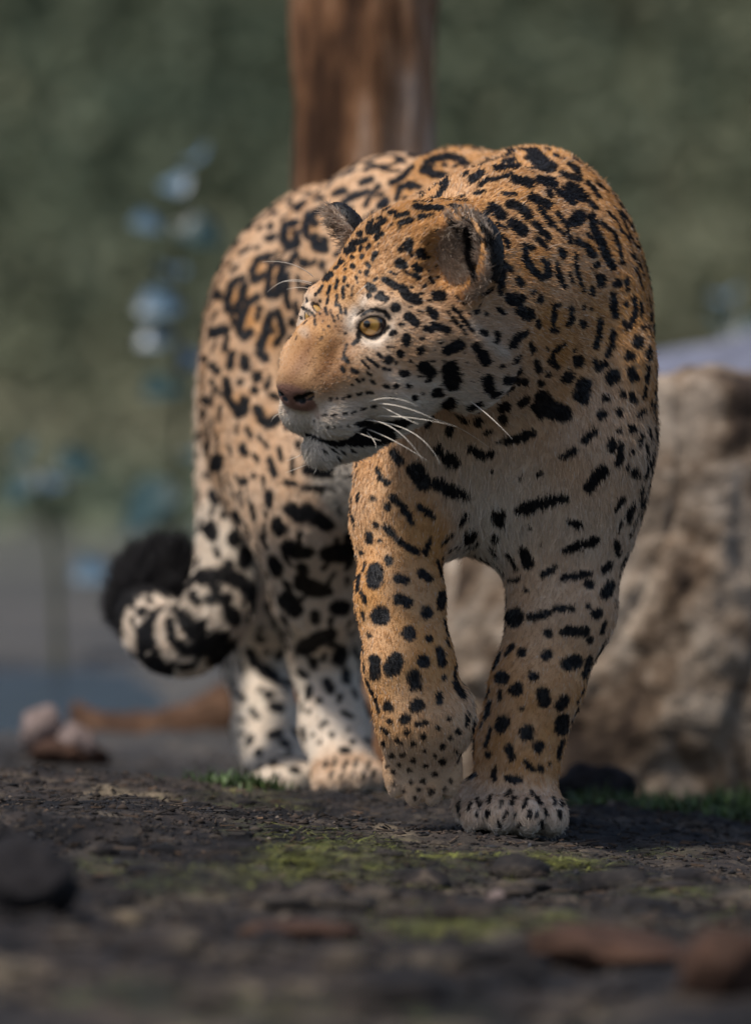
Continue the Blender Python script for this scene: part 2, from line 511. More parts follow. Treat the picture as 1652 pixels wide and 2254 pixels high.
# ------------------------------------------------------------------ refine the face, then normals
def refine(verts, quads, mask_fn):
    """split quads 2x2 where mask_fn(centres), keep the border closed with fans"""
    c = verts[quads].mean(1)
    sel = mask_fn(c)
    bm = bmesh.new()
    vs = [bm.verts.new(v) for v in verts]
    fs = []
    for i, q in enumerate(quads):
        try:
            f = bm.faces.new([vs[j] for j in q])
            if sel[i]: fs.append(f)
        except ValueError:
            pass
    edges = list({e for f in fs for e in f.edges})
    bmesh.ops.subdivide_edges(bm, edges=edges, cuts=1, use_grid_fill=True)
    bm.verts.index_update()
    me = bpy.data.meshes.new('jaguar')
    bm.to_mesh(me); bm.free()
    return me

face_c = H(0, -10, -40)
me = refine(verts, quads, lambda c: (np.linalg.norm(c - face_c, axis=1) < .135) & (((c - H0) @ HF[1]) > -.075))
def mesh_co(me):
    a = np.empty(len(me.vertices) * 3, np.float32); me.vertices.foreach_get('co', a); return a.reshape(-1, 3).astype(float)
def mesh_no(me):
    a = np.empty(len(me.vertices) * 3, np.float32); me.vertices.foreach_get('normal', a); return a.reshape(-1, 3).astype(float)
me.update()
V = mesh_co(me); N = mesh_no(me)
for it in range(2):
    d = eval_points(GROUPS, V)
    V -= N * np.clip(d, -.003, .003)[:, None] * .9
    me.vertices.foreach_set('co', V.astype(np.float32).ravel()); me.update()
    N = mesh_no(me)
me.polygons.foreach_set('use_smooth', np.ones(len(me.polygons), bool))

# attributes of the coat blended from the muscles underneath
wt = np.full(len(V), 1e-9); FL = np.zeros((len(V), 3)); TAN = np.zeros(len(V)); HL = np.zeros(len(V)); TAILT = np.zeros(len(V))
for g, _ in GROUPS:
    for p in g:
        if p.cut: continue
        m = np.nonzero(((V > p.lo - .05) & (V < p.hi + .05)).all(1))[0]
        if len(m) == 0: continue
        w = np.exp(-np.clip(pdist(p, V[m]), -.02, .2) / .008)
        wt[m] += w; FL[m] += p.flow * w[:, None]; TAN[m] += p.tan * w; HL[m] += p.hl * w
FL /= wt[:, None]; TAN /= wt; HL /= wt
# pale underside
FL -= N * (FL * N).sum(1)[:, None]
FL /= (np.linalg.norm(FL, axis=1)[:, None] + 1e-6)
TAN = np.clip(TAN - .55 * np.clip(-N[:, 2] - .25, 0, 1), 0, 1)

faces_tri = []
me.calc_loop_triangles()
lt = np.empty(len(me.loop_triangles) * 3, np.int32); me.loop_triangles.foreach_get('vertices', lt); TRI = lt.reshape(-1, 3)
bvh = BVHTree.FromPolygons([tuple(v) for v in V], [tuple(map(int, t)) for t in TRI])
def hit(u, v, guess=None):
    d = ray(u, v)
    r = bvh.ray_cast(Vector(CAM), Vector(d))
    if r[0] is not None: return np.array(r[0])
    if guess is None: return None
    q = CAM + d * ((guess[1] - CAM[1]) / d[1])
    r = bvh.find_nearest(Vector(q))
    return np.array(r[0])

# ------------------------------------------------------------------ regions of the coat that are not fur-coloured
def regions(X, Nx):
    """ear cup, ear back, ear rim, bare skin, nose leather, nostrils, tail arc (or -1) at the points X"""
    n = len(X)
    inner = np.zeros(n, bool); back = np.zeros(n, bool); rim = np.zeros(n, bool); fl = np.zeros((n, 3))
    for (c, F, w, h), sgn in ((EN, 1), (EF, 0)):
        q = (X - c) @ F.T * 1000
        if sgn and (F[0] @ np.array([1, 0, 0])) < 0: sgn = -1
        f = Nx @ F[1]
        r2 = (q[:, 0] / (w + 5)) ** 2 + (q[:, 2] / (h + 5)) ** 2
        i_ = (r2 < .80) & (np.abs(q[:, 1]) < 26) & (f > .25) & (q[:, 1] < 12)
        b_ = (r2 < 1.1) & (q[:, 1] < 7) & (q[:, 1] > -30) & (f < .30) & (q[:, 2] > -h * .70) & (q[:, 0] * sgn > -6)
        rim |= (r2 < 1.05) & (r2 > .6) & (f > .30) & ~i_ & (q[:, 1] > -12) & (q[:, 2] > -h * .4)
        inner |= i_; back |= b_
        fl[i_] = F[2] * .55 + F[1] * .45 - F[0] * .30
    bare = np.zeros(n); lid = np.zeros(n, bool)
    for s in (1, -1):
        r = np.linalg.norm(X - H(*EYE[s]), axis=1)
        lid |= r < .0192
        bare[r < .0215] = 1
    q = (X - H(0, 71, -56)) @ HF.T * 1000
    pink = ((np.abs(q[:, 0]) < 25) & (q[:, 2] > -25)) * sstep(-1, 5, q[:, 1] - .75 * np.clip(q[:, 2] + 6, 0, 40) + .004 * q[:, 0] ** 2)
    nost = np.zeros(n, bool)
    for s in (1, -1):
        for c, rr in (((s * 12, 83, -60), 7.5), ((s * 20, 77, -56), 6.5)):
            e = (X - H(*c)) @ HF.T * 1000
            nost |= ((e[:, 0] / rr) ** 2 + (e[:, 1] / rr) ** 2 + (e[:, 2] / (rr * .75)) ** 2) < 1
    bare = np.maximum(bare, pink); bare[nost] = 1
    arc = np.full(n, -1.0)
    m = np.nonzero((X[:, 0] < -.08) & (X[:, 2] < .5) & (X[:, 1] > .5))[0]
    D = np.linalg.norm(X[m][:, None] - tail_pts[None, :, :3], axis=2)
    sl = np.r_[0, np.cumsum(np.linalg.norm(np.diff(tail_pts[:, :3], axis=0), axis=1))]
    arc[m] = np.where(D.min(1) < .055, sl[D.argmin(1)] / sl[-1], -1)
    return dict(inner=inner, back=back, rim=rim, fl=fl, bare=bare, lid=lid, pink=pink, nost=nost, arc=arc)

RV = regions(V, N)
HL[RV['inner']] = 15; HL[RV['back']] = 4
FL[RV['inner']] = RV['fl'][RV['inner']]
HL = np.where(RV['arc'] > .78, 20, np.where(RV['arc'] > .6, 10, HL))
TAN = np.where(RV['arc'] > .35, .22, TAN)

# ------------------------------------------------------------------ fur: strands combed along the body
NF = 460000
A, B, C_ = V[TRI[:, 0]], V[TRI[:, 1]], V[TRI[:, 2]]
fn = np.cross(B - A, C_ - A); ar = np.linalg.norm(fn, axis=1) / 2
ctr = (A + B + C_) / 3
facing = ((fn / (2 * ar[:, None] + 1e-12)) * ((CAM - ctr) / np.linalg.norm(CAM - ctr, axis=1)[:, None])).sum(1)
dens = np.where(facing > -.25, 1.0, .22)
HC = H(0, -40, -30)
dens = dens * np.where(((ctr - HC) ** 2).sum(1) < .15 ** 2, 3.4, 1.0)
dens = dens * (1 - RV['bare'][TRI].mean(1))
cdf = np.cumsum(ar * dens); cdf /= cdf[-1]
pick = np.searchsorted(cdf, rng.random(NF))
r1 = np.sqrt(rng.random(NF)); r2 = rng.random(NF)
bc = np.stack([1 - r1, r1 * (1 - r2), r1 * r2], 1)
T3 = TRI[pick]
lerp = lambda arr: (arr[T3] * (bc[..., None] if arr.ndim == 2 else bc)).sum(1)
root = lerp(V); nn = lerp(N); fl = lerp(FL); hl = lerp(HL) * .001 * .85; TANF = lerp(TAN)
nn /= np.linalg.norm(nn, axis=1)[:, None]
fl /= np.linalg.norm(fl, axis=1)[:, None] + 1e-9
RF = regions(root, nn)
# clumps: neighbouring strands lean the same way
cl = np.stack([np.sin(root @ f + o) for f, o in ((np.array([410, 290, 350]), 0.3), (np.array([-330, 470, 260]), 1.7), (np.array([280, -390, 440]), 4.1))], 1)
jit = (rng.normal(0, .13, (NF, 3)) + cl * .09) * np.where(RF['inner'], 2.6, 1.0)[:, None]
lay = np.where(RF['inner'], .7, np.where(RF['arc'] > .8, 1.0, np.where(RF['arc'] > .6, .4, .24)))
d0 = nn * (lay + .12)[:, None] + fl * .75 + jit
d1 = nn * (lay - .14)[:, None] + fl * .95 + jit * 1.3
d0 /= np.linalg.norm(d0, axis=1)[:, None]; d1 /= np.linalg.norm(d1, axis=1)[:, None]
L = hl * rng.uniform(.65, 1.25, NF) * np.where(rng.random(NF) < .03, 1.35, 1)
L = L * np.where(RF['arc'] > .8, .55 + .75 * np.clip(.5 + .9 * np.sin(root @ np.array([190, 120, 160])) * np.sin(root @ np.array([-150, 210, 90]) + 1), 0, 1.3), 1)
p0 = root - nn * .0008
p1 = p0 + d0 * (L * .4)[:, None]
p2 = p1 + d1 * (L * .35)[:, None]
p3 = p2 + (d1 - nn * .12) * (L * .3)[:, None]
fur_pts = np.stack([p0, p1, p2, p3], 1)
vis = .5 * (p1 + p2)                                 # where the strand shows

# ------------------------------------------------------------------ the markings, spot by spot, on the skin and on the strands
PT = np.concatenate([V, vis]); NV = len(V)
kd = KDTree(len(PT))
for i, v in enumerate(PT.tolist()): kd.insert(v, i)
kd.balance()
def fnoise(X, sc):
    out = np.zeros(len(X))
    for a, o, w in (((1, .37, .61), .2, 1), ((-.53, 1, .29), 1.9, 1), ((.41, -.67, 1), 3.3, 1), ((1.7, 1.3, -1.1), 5.1, .6), ((-1.9, .8, 1.6), .9, .6)):
        out += w * np.sin(X @ np.array(a) * sc + o + 1.7 * np.sin(X @ np.array(a[::-1]) * sc * .47 + o * 2))
    return out / 2.6
wob = fnoise(PT, 420) * .0010 + fnoise(PT, 1300) * .0006
def paint(mask, pts, soft=.0016, wobble=1.0):
    """pts: [(xyz, radius)] polyline painted into the mask where the surface lies within the radius"""
    if len(pts) == 1: pts = pts * 2
    for (a, ra), (b, rb) in zip(pts[:-1], pts[1:]):
        ba = b - a; L_ = np.linalg.norm(ba)
        if L_ > .09: continue
        rr = max(ra, rb) + .005
        idx = [i for _, i, _ in kd.find_range(Vector((a + b) / 2), L_ / 2 + rr)]
        if not idx: continue
        idx = np.array(idx)
        X = PT[idx] - a
        h = np.clip((X @ ba) / (ba @ ba + 1e-12), 0, 1)
        dd = np.linalg.norm(X - h[:, None] * ba, axis=1) - (ra + (rb - ra) * h) + wob[idx] * wobble
        mask[idx] = np.maximum(mask[idx], np.clip(.5 - dd / (2 * soft), 0, 1))

PN = np.concatenate([N, nn]); PUV = PX(PT)
FACE = (PN * (CAM - PT)).sum(1) / np.linalg.norm(CAM - PT, axis=1)
def paint_seen(mask, pts, soft, wobble=1.0):
    """as paint, but pts: [(u, v, r, xyz)]: a mark keeps the outline it has from where it was read, so that it is long on a receding flank"""
    if len(pts) == 1: pts = pts * 2
    for (u0, v0, ra, a), (u1, v1, rb, b) in zip(pts[:-1], pts[1:]):
        L_ = np.linalg.norm(b - a)
        if L_ > .11: continue
        sc = K * (a[1] - CAM[1])
        idx = [i for _, i, _ in kd.find_range(Vector((a + b) / 2), L_ / 2 + max(ra, rb) * sc * 2.6 + .008)]
        if not idx: continue
        idx = np.array(idx); idx = idx[FACE[idx] > -.15]
        X = PUV[idx] - np.array([u0, v0]); ba = np.array([u1 - u0, v1 - v0])
        h = np.clip((X @ ba) / (ba @ ba + 1e-9), 0, 1)
        dd = (np.linalg.norm(X - h[:, None] * ba, axis=1) - (ra + (rb - ra) * h)) * sc + wob[idx] * wobble
        mask[idx] = np.maximum(mask[idx], np.clip(.5 - dd / (2 * soft), 0, 1))

BLK = np.zeros(len(PT)); PALE = np.zeros(len(PT)); PINK = np.zeros(len(PT)); RIN = np.zeros(len(PT)); BROWN = np.zeros(len(PT))
stroke_pts = []
def strokes(txt, ox, oy, sc, mask, soft=.0016, grow=1.0, wobble=1.0, fill=None, ymin=-9):
    """polylines split by ';', each 'x y [r],x y [r],...' read off an enlargement of the photograph with this origin and scale"""
    for line in txt.replace('\n', ' ').split(';'):
        line = line.strip()
        if not line: continue
        pts = []; r = 10.0; g = None
        for tok in line.split(','):
            f = [float(x) for x in tok.split()]
            if len(f) == 3: r = f[2]
            u = (ox + f[0] / sc) * .634409; v = (oy + f[1] / sc) * .634409
            p = hit(u, v, g)
            if p is None or p[1] < ymin: continue
            g = p
            pts.append((u, v, r / sc * .634409 * grow, p))
        if pts:
            paint_seen(mask, pts, soft, wobble)
            if fill is not None and len(pts) >= 4:
                q_ = np.array([p[:3] for p in pts]).mean(0); c_ = hit(q_[0], q_[1], pts[0][3]); r_ = np.mean([math.hypot(p[0] - q_[0], p[1] - q_[1]) for p in pts])
                paint_seen(fill, [(q_[0], q_[1], r_ * .9, c_)], .007, 0)
            stroke_pts.extend(p[3] for p in pts)

S_HEAD = """
905 200 13,975 205;1005 205 12,1055 208;935 257 14,992 257;800 252 10,862 238;826 294 13,880 274;820 330 11,885 318;760 237 8,795 227;700 265 8,720 258;650 290 8,670 280;
740 275 12,700 300;655 327 20,690 320;600 350 14;620 390 12;560 402 13,592 395;528 442 15,562 430;490 420 10,520 405;468 465 10,492 450;690 372 11,720 350;640 382 9;
752 430 15,758 470;788 380 12,808 425;865 390 20,868 425;822 420 9,826 445;872 455 9,885 468;935 458 20,947 470;818 508 20,838 520;688 465 17,692 508;640 515 9,655 530;645 570 15;
905 530 14,932 545;905 580 12,925 595;988 598 11,1002 615;740 600 15,795 635 17;840 655 20,860 690;860 690 20,918 715;652 638 18,672 650;700 695 15,740 708;718 680 14;800 755 22;
870 805 19,908 838;1022 690 21,1048 692;655 690 10;440 572 14,420 592;490 512 9,502 500;565 530 11;520 590 8,515 612;480 600 6,468 650;440 640 7,424 682;395 640 8,380 672;360 682 7;
510 640 6,510 702;475 690 7,470 742;430 690 6,420 732;535 635 7;380 722 7;400 602 7;558 480 9;520 547 7;490 742 7,500 782;415 760 6,420 792;380 790 5;452 800 4,462 830;
400 830 5;430 860 5;500 830 4;378 770 5,372 745;440 770 4,446 790;470 860 4;480 800 4,486 822;405 880 4;360 850 4;520 760 5,524 790;345 740 5;460 540 7,480 530;600 440 7,612 425;
610 480 8,618 470;640 430 9,655 410;580 590 6,590 620;560 640 5,556 690;600 560 7;720 560 9,735 575;770 560 6,800 575;850 560 8,880 575;
855 918 16,858 952;775 905 10,792 890;825 1010 16;760 1045 18;640 1030 7,700 1080;610 1050 6,650 1090;560 1100 11,585 1112;860 1120 14,835 1120;930 1000 14,946 985;
958 1085 26,990 1112 24;1098 1095 32,1112 1170 34;1075 995 20,1150 962 24;1305 1155 24,1312 1200;1292 1045 24,1240 970 16;1020 1230 18,1042 1226;905 1255 12;870 1190 12;800 1190 11;740 1185 7,762 1196;
665 1155 7,682 1170;1075 1298 20,1102 1280;1200 1312 12,1262 1290;985 770 16,1020 800 18;1000 850 12,1082 882 16;965 872 14,992 880;1090 780 7,1182 902;1112 750 9,1222 882;1245 780 12;1300 790 9;
1275 888 11,1297 902;1355 898 12,1356 942;1130 692 5,1180 740;700 1010 7,724 1030;730 1090 6,770 1100;800 1060 7;880 1050 8;580 1150 6,600 1165;560 1180 7;640 1110 5,664 1128;
445 1262 7;475 1258 7;505 1255 7,515 1252;540 1247 7,552 1243;590 1235 6,610 1230;640 1226 7,672 1226;400 1350 5,420 1348;450 1347 5,470 1345;510 1340 5,530 1338;560 1335 5,580 1328;610 1320 5,640 1310;670 1304 6,692 1298;
425 1415 6;460 1414 6;500 1412 6;540 1405 6;580 1392 6,600 1386;380 1395 5;350 1380 5;620 1150 7;520 1030 8,540 1060;505 1090 7,515 1110;
310 1455 8,400 1492 9,480 1512 12,560 1490 16,620 1450 20,680 1430 26,760 1415 26,820 1400 20,875 1385 12;560 1500 18,660 1480 26,760 1470 26;600 1400 12,660 1390 16;
610 800 7,640 775 9,690 766 9,740 780 9,765 818 9;606 850 8,622 880 6,650 900 6,690 908 6,735 895 6,760 858 7;600 890 11,592 930 10,565 958 7;530 960 7,516 1000 6,505 1040 5;
285 755 6,322 772 6,345 790 4;352 800 4,356 850 4;
400 1540 5,420 1555;450 1535 5,470 1550;500 1545 5,520 1560;560 1545 5,580 1555;480 1580 4,495 1600;610 1560 5,625 1575;540 1600 4;400 1590 4
"""
S_HEAD_PALE = """
545 850 16,560 810 18,580 775 14;620 935 15,690 948 18,750 915 14,775 865 9;625 700 7,612 740 7;290 880 6,305 900 6;
330 1390 26,430 1440 24,540 1430 20;420 1310 18,560 1300 18,680 1270 14;720 1240 16,860 1260 24,1000 1290 24;190 1290 14,215 1400 18;330 1560 30,480 1570 34,600 1560 24;
770 1140 18,900 1170 26,1020 1180 24;1220 840 10,1330 960 16,1400 1010 20
"""
S_HEAD_BROWN = """
330 930 40,290 1040 60,220 1150 50;540 960 40,500 1080 50,420 1180 50;400 800 40;460 950 50,420 1080 60,360 1160 40;480 860 40;230 1180 30,330 1190 30
"""
S_HEAD_PINK = """
180 1160 14,230 1200 26,300 1230 30,340 1230 16;200 1210 18,240 1270 22,265 1320 12;300 1280 14
"""
S_NECK = """
645 100 26,700 150 28;700 172 20,765 182;790 110 10;880 160 12,932 210;830 222 13,940 260;460 152 12,522 130;400 192 10,550 165;250 262 15,310 220;300 292 9,362 260;390 260 10,500 225;
520 257 14,622 282 18;680 262 16,782 292;740 332 9,762 370;882 312 22,962 372;1000 282 10,1070 372;820 342 15,902 402;640 380 18,742 422;500 420 17,600 462,612 500;390 440 20,442 490;
512 540 20,580 590;690 450 12,762 542;800 480 8,870 562,882 660;760 542 7,850 622;912 530 24,942 500;1020 502 15,1042 602,1072 642,1112 742,1152 822 14;1080 540 8,1160 602,1202 702,1216 792;
1000 402 9,1042 442;660 540 12,742 642;670 642 10,732 702;410 590 8,470 652,492 692;640 702 11,592 692,600 780 13,640 842,700 892,742 880 13,742 802,712 782 9;830 720 12,842 752;
930 662 13,990 692,1032 742;800 802 10,812 892,842 942;880 862 6,902 922;920 742 7,926 862,966 972;1050 812 14;1075 888 15,1082 932;1022 960 10,1026 992;1185 932 17;1245 902 9,1252 972;
1160 1010 13,1162 1072,1172 1132;1240 1062 10;1290 1032 10,1302 1102,1286 1172,1242 1222,1226 1182;1350 1212 10;1320 1310 22;1262 1396 19;1275 1490 17,1292 1532;
550 902 12,572 932;650 980 10;692 1032 15;502 1032 22,552 1032;560 1102 20,622 1132 22;820 1070 10,782 1080,772 1172,770 1232,802 1232;890 1082 10,896 1142,872 1192;970 1082 8;1016 1092 8;966 1192 15;
1080 1172 11,1066 1252,1046 1342;1156 1242 11,1152 1312,1122 1392;1040 1422 10,1060 1472 14,1102 1452;590 1252 14,532 1282,512 1332;740 1352 7;850 1322 8,782 1372,760 1422 10,802 1472;
666 1432 11,682 1492;910 1362 7;936 1432 20;746 1516 9;860 1542 18,882 1526;972 1585 28,960 1650 30;1146 1542 23,1162 1522;1112 1666 14;1220 1640 14;1270 1642 12,1292 1682;1086 1772 17;1202 1756 15;
1322 1782 9,1352 1752;470 1552 14,592 1562;700 1576 12;440 1462 10;1390 1350 8,1388 1420 8;1385 1470 8,1375 1560 8;
700 1662 26,762 1742 34,852 1772 26;440 1732 16,472 1722;570 1702 15,602 1682;650 1722 13,692 1782;290 1822 17;480 1942 16,562 1922,642 1892;240 1992 14,312 2042 16,382 2022 12;340 1892 8,372 1882;420 1952 8;
970 1942 12,1032 1882 15;820 2052 10,902 2002 13;1150 1952 15,1156 1992;1210 1972 13,1192 2082;1196 1872 9;1280 1862 15;1282 2012 9;1300 2152 18;1250 2112 9;1000 2240 18,1042 2182 22,1092 2130 20;
110 2062 26;670 2162 10,692 2152;560 2182 9;390 2142 8;30 2010 20;1335 1060 6,1345 1130 6;1365 1600 7,1360 1660 7;1345 1900 8,1330 1960 8
"""
S_FORE = """
950 542 17,1042 512 19,1172 482 15;1190 602 9,1252 616 11;1180 742 12,1252 722 15,1332 692 12;970 760 18,992 812;1000 632 7;1062 716 6;1170 882 11,1232 872,1292 862;1070 862 11,1122 832;1380 842 12,1402 812;1302 912 15;
900 902 8,942 886;980 946 8;1380 962 16,1406 922;870 1102 30,920 1082;872 1142 18;1000 1082 13,1082 1062;1130 1036 11,1212 1032;1292 1022 10;1336 1062 19;1180 1152 15,1272 1152 18;1092 1162 15;1380 1112 8,1362 1152;1302 1192 10;
960 1256 15;1086 1272 18;1190 1316 22,1232 1306 24;1300 1292 11,1276 1372;860 1386 22;1016 1376 17;930 1442 22;1066 1470 21,1072 1502;1172 1500 17,1150 1532;866 1602 19,850 1642;986 1666 25;1166 1602 21,1160 1642;960 1542 8;
1046 1736 20;890 1742 14,906 1782;790 1772 12;820 1852 10,820 1892;980 1812 10,1012 1846;1056 1846 12;890 1892 12,942 1902;1100 1822 8;690 1892 9,722 1872;1440 700 10,1445 760 10;1470 480 8,1440 540 8;
735 1995 6,750 2025;800 1985 6,790 2015;860 2005 6,850 2035;920 1990 7,905 2020;985 2000 7,970 2030;1040 1990 6,1055 2020;880 2065 6,870 2095;790 2062 7,780 2090;1000 2060 7,995 2090;1080 2050 7,1085 2080;1150 2060 6,1155 2090;
840 2115 6,845 2135;950 2120 6,940 2140;1060 2115 6,1065 2140;740 2055 6,730 2080;1120 1990 6,1130 2020;700 2020 6,690 2050;1010 1965 6,1030 1985;900 1960 6,880 1980;1160 2010 6,1165 2030;920 2060 5,925 2085;1040 2060 5,1030 2090;
230 335 8,245 380,290 400 9;210 480 11;310 250 14,342 292;420 335 26,462 400;530 402 18,592 442 22,672 466 12;590 282 17,622 302;300 472 11,352 512,402 602;440 522 11,512 572;280 522 13;
270 622 11,332 692,432 752;182 660 12,192 692;220 612 10;240 692 8;150 752 9;290 792 15;450 852 14,492 882;330 882 14,372 892;222 842 25,216 902;340 990 18,382 1002;246 1072 30;480 1056 21;560 962 13,550 1022;
390 1162 23;490 1186 13;190 1172 8;216 1292 17,216 1372;320 1302 27,302 1342;466 1302 21;570 1382 9;540 1472 12,546 1512;430 1526 23;286 1532 18;370 1592 18;290 1606 10;250 1642 7,282 1662;430 1622 9,472 1612;380 1662 11;
460 1682 11;540 1642 8;590 1592 7;640 1662 11;300 1782 9;360 1776 9;410 1802 8;470 1832 10;560 1812 12;470 1756 8;520 1872 8;390 1852 8;310 1862 8;460 1906 10;400 1912 8;310 1922 7;500 1962 12;420 1992 8;560 1732 10;600 1902 8;
630 1762 8;340 1830 7;440 1950 7;360 1960 7;600 1690 8;330 1700 7,350 1720;410 1720 8;520 1780 7;260 1720 6;280 1830 6;570 1950 8
"""
S_HIND = """
650 312 22,640 352;640 532 22,630 510;610 692 25,622 732;760 632 24;780 722 26,742 762;812 822 26,800 882;560 952 19,642 1032;510 1072 18,532 1102;540 832 11;800 432 15;790 242 15,802 272;850 402 10;600 1092 18,702 1082 22;
720 1160 28,742 1202;380 1222 17,400 1312,470 1382 20,582 1362 24,682 1292;450 1232 12,502 1302;290 1182 18,260 1282,300 1422,372 1502 24;210 1262 14,222 1402,302 1502;140 1102 16,92 1202,92 1332;
940 312 12,972 402;880 182 8,932 242;1040 442 12,1082 452;1130 472 12,1232 482;1150 372 20,1282 392;1060 592 26,1112 632;1150 592 24,1202 642 28,1272 682 22;980 672 24,1002 712;1040 802 24,1092 832 28,1162 832 20;1270 842 30,1372 832 36;
960 882 23,982 932;1120 1002 30,1172 1032 32,1272 1052 18;1040 1102 34,1082 1152 30;1350 1142 28,1320 1142;1130 1372 28,1202 1322,1282 1292 24;1340 1392 26,1330 1432;1010 1282 13,1032 1332;1260 1562 18,1282 1602;1110 1502 13,1142 1522;
1220 1662 11;1350 1722 9,1402 1752;1250 1782 10,1230 1802;1290 1852 10;1380 1822 8;1180 1852 8;1160 1722 10;1402 1892 10;1220 1892 8;1480 1882 8,1502 1892;930 1132 14,952 1162;1420 612 12;1420 480 9,1400 400 9;
830 1392 20,862 1452;910 1492 23,962 1522;980 1552 11,1062 1562;770 1622 12,792 1652;1000 1702 18,960 1692;840 1712 11,872 1752;950 1852 17,992 1842;880 1952 16;960 2012 16;1050 1952 11;870 2102 11;990 2092 11;720 1672 8;770 1762 7,802 1772;
800 1842 7,770 1842;1260 2000 6,1250 2030;1310 1990 6,1300 2020;1370 2000 6,1360 2030;1430 1990 6,1420 2020;1500 2000 6,1490 2030;1290 2060 6,1280 2090;1350 2065 6,1340 2090;1410 2060 6,1400 2090;1470 2060 6,1460 2090;1530 2050 6,1520 2080
"""
S_FLANK = """
722 395 12,662 420,642 490,652 532 12;692 460 14;690 542 15,702 592,742 602,742 562;592 460 12,532 470,516 542 14,552 592,592 572,602 512 10;640 362 14,600 376;440 546 11,472 532;
440 642 12,382 660,352 722,362 772 13;372 772 11,422 742;440 652 8,452 702;302 762 11,242 792,216 872 13,222 932,262 942,292 882,312 802;492 672 11,452 702,440 782,440 852 13,482 852,512 762,522 692;
560 682 10,592 632;546 742 9,540 882,552 922;632 682 15;382 862 12,332 902,292 972 14,282 1042,312 1082,342 1062;392 922 9,382 982;492 952 12,442 972,432 1052 14,402 1112,392 1172,422 1202;502 972 11,522 1062,482 1122;
572 1002 13;162 852 16;140 1062 16,202 1042;216 1082 9,202 1152;240 1182 13,232 1242;310 1202 15,316 1252;382 1302 17;500 1272 24,522 1262;572 1182 13;290 1332 11;210 1322 12,222 1422,282 1502 15,312 1482,312 1432;362 1372 13;
382 1482 15,402 1532,442 1562,492 1532;460 1402 10,492 1422;130 1332 8,182 1402;100 1432 14;92 1202 11;130 1242 11,162 1272;
1370 100 11,1302 130,1282 172,1342 192,1402 202;1382 100 11,1452 96,1532 142,1482 192;1402 142 8;1212 90 10,1272 80;1430 46 7,1482 46;1560 96 8,1622 122;950 242 11,1002 222;1110 242 9,1172 212,1222 152;
1140 332 9,1152 282,1202 242,1262 262,1272 302,1242 342;1192 332 10;802 302 11,852 282;850 352 11,902 312,982 292;972 362 9,1002 302,1042 262;1050 362 13,1082 342;1310 312 9,1382 262,1442 242;1520 242 11,1582 192;
600 760 8,610 820 8;590 900 8,600 960 8;250 1010 9,240 960 9;620 1040 9,640 1100 9
"""

HZ = (868, 590, 1.5854); NZ = (1500, 480, 1.8475); FZ = (1150, 1400, 1.4545); BZ = (350, 1400, 1.61); LZ = (650, 480, 1.5733)
strokes(S_FLANK, *LZ, BLK, .0015, 2.1, fill=RIN, ymin=.12)
strokes(S_HIND, *BZ, BLK, .0015, 1.75, ymin=.25)
strokes(S_FORE, *FZ, BLK, .0012, 1.75)
strokes(S_NECK, *NZ, BLK, .0012, 2.0, fill=RIN)
strokes(S_HEAD, *HZ, BLK, .0008, 1.5, wobble=.6)
strokes(S_HEAD_PALE, *HZ, PALE, .006)
PALE *= .82
strokes(S_HEAD_BROWN, *HZ, BROWN, .010, wobble=0)

# the sides the photograph does not show carry rosettes of the same kind
sk = KDTree(len(stroke_pts))
for i, p in enumerate(stroke_pts): sk.insert(p, i)
sk.balance()
placed = []
order = rng.permutation(NV)[:9000]
headm = ((V - H(0, -60, -20)) ** 2).sum(1) < .17 ** 2
for i in order:
    v = V[i]
    limb = v[2] < .36
    gap = .034 if limb else .060
    if RV['bare'][i] > 0 or RV['inner'][i] or headm[i] or sk.find(Vector(v))[2] < gap * .62: continue
    if any((v[0] - q[0]) ** 2 + (v[1] - q[1]) ** 2 + (v[2] - q[2]) ** 2 < (gap if not q[3] else .034) ** 2 for q in placed): continue
    placed.append((v[0], v[1], v[2], limb))
    n = N[i]; t = FL[i]; b = np.cross(n, t)
    if limb or headm[i]:
        paint(BLK, [(v - t * .004, .008), (v + t * .005, .007)], .002)
    else:
        a0 = rng.uniform(0, 6.28)
        for j in range(3):
            pts = []
            for kx in range(4):
                a = a0 + j * 2.1 + kx * .48
                pts.append((v + t * math.cos(a) * .023 + b * math.sin(a) * .017, .0058))
            paint(BLK, pts, .002)
        if rng.random() < .4: paint(BLK, [(v, .004)], .002)

# small solid spots fill the gaps between the larger marks
for q in placed: stroke_pts.append(np.array(q[:3]))
sk = KDTree(len(stroke_pts))
for i, p in enumerate(stroke_pts): sk.insert(p, i)
sk.balance()
spots2 = []
for i in rng.permutation(NV)[:26000]:
    v = V[i]
    if v[2] < .10 or RV['bare'][i] > 0 or RV['inner'][i] or RV['back'][i]: continue
    if ((v - H(0, -40, -30)) ** 2).sum() < .125 ** 2 : continue
    g_ = .0165 if v[1] > .35 else (.026 if N[i][1] < -.7 and v[1] < .06 else .0175)
    if sk.find(Vector(v))[2] < g_: continue
    if any(abs(v[0] - q[0]) < .03 and (v[0] - q[0]) ** 2 + (v[1] - q[1]) ** 2 + (v[2] - q[2]) ** 2 < .020 ** 2 for q in spots2): continue
    spots2.append(v); t = FL[i]; b = np.cross(N[i], t); a = rng.uniform(-.6, .6); d = t * math.cos(a) + b * math.sin(a); l = rng.uniform(.002, .009)
    w_ = .0048 if v[2] > .4 else .0038
    paint(BLK, [(v - d * l, w_ * rng.uniform(.8, 1.2)), (v + d * l, w_ * rng.uniform(.8, 1.2))], .0014)

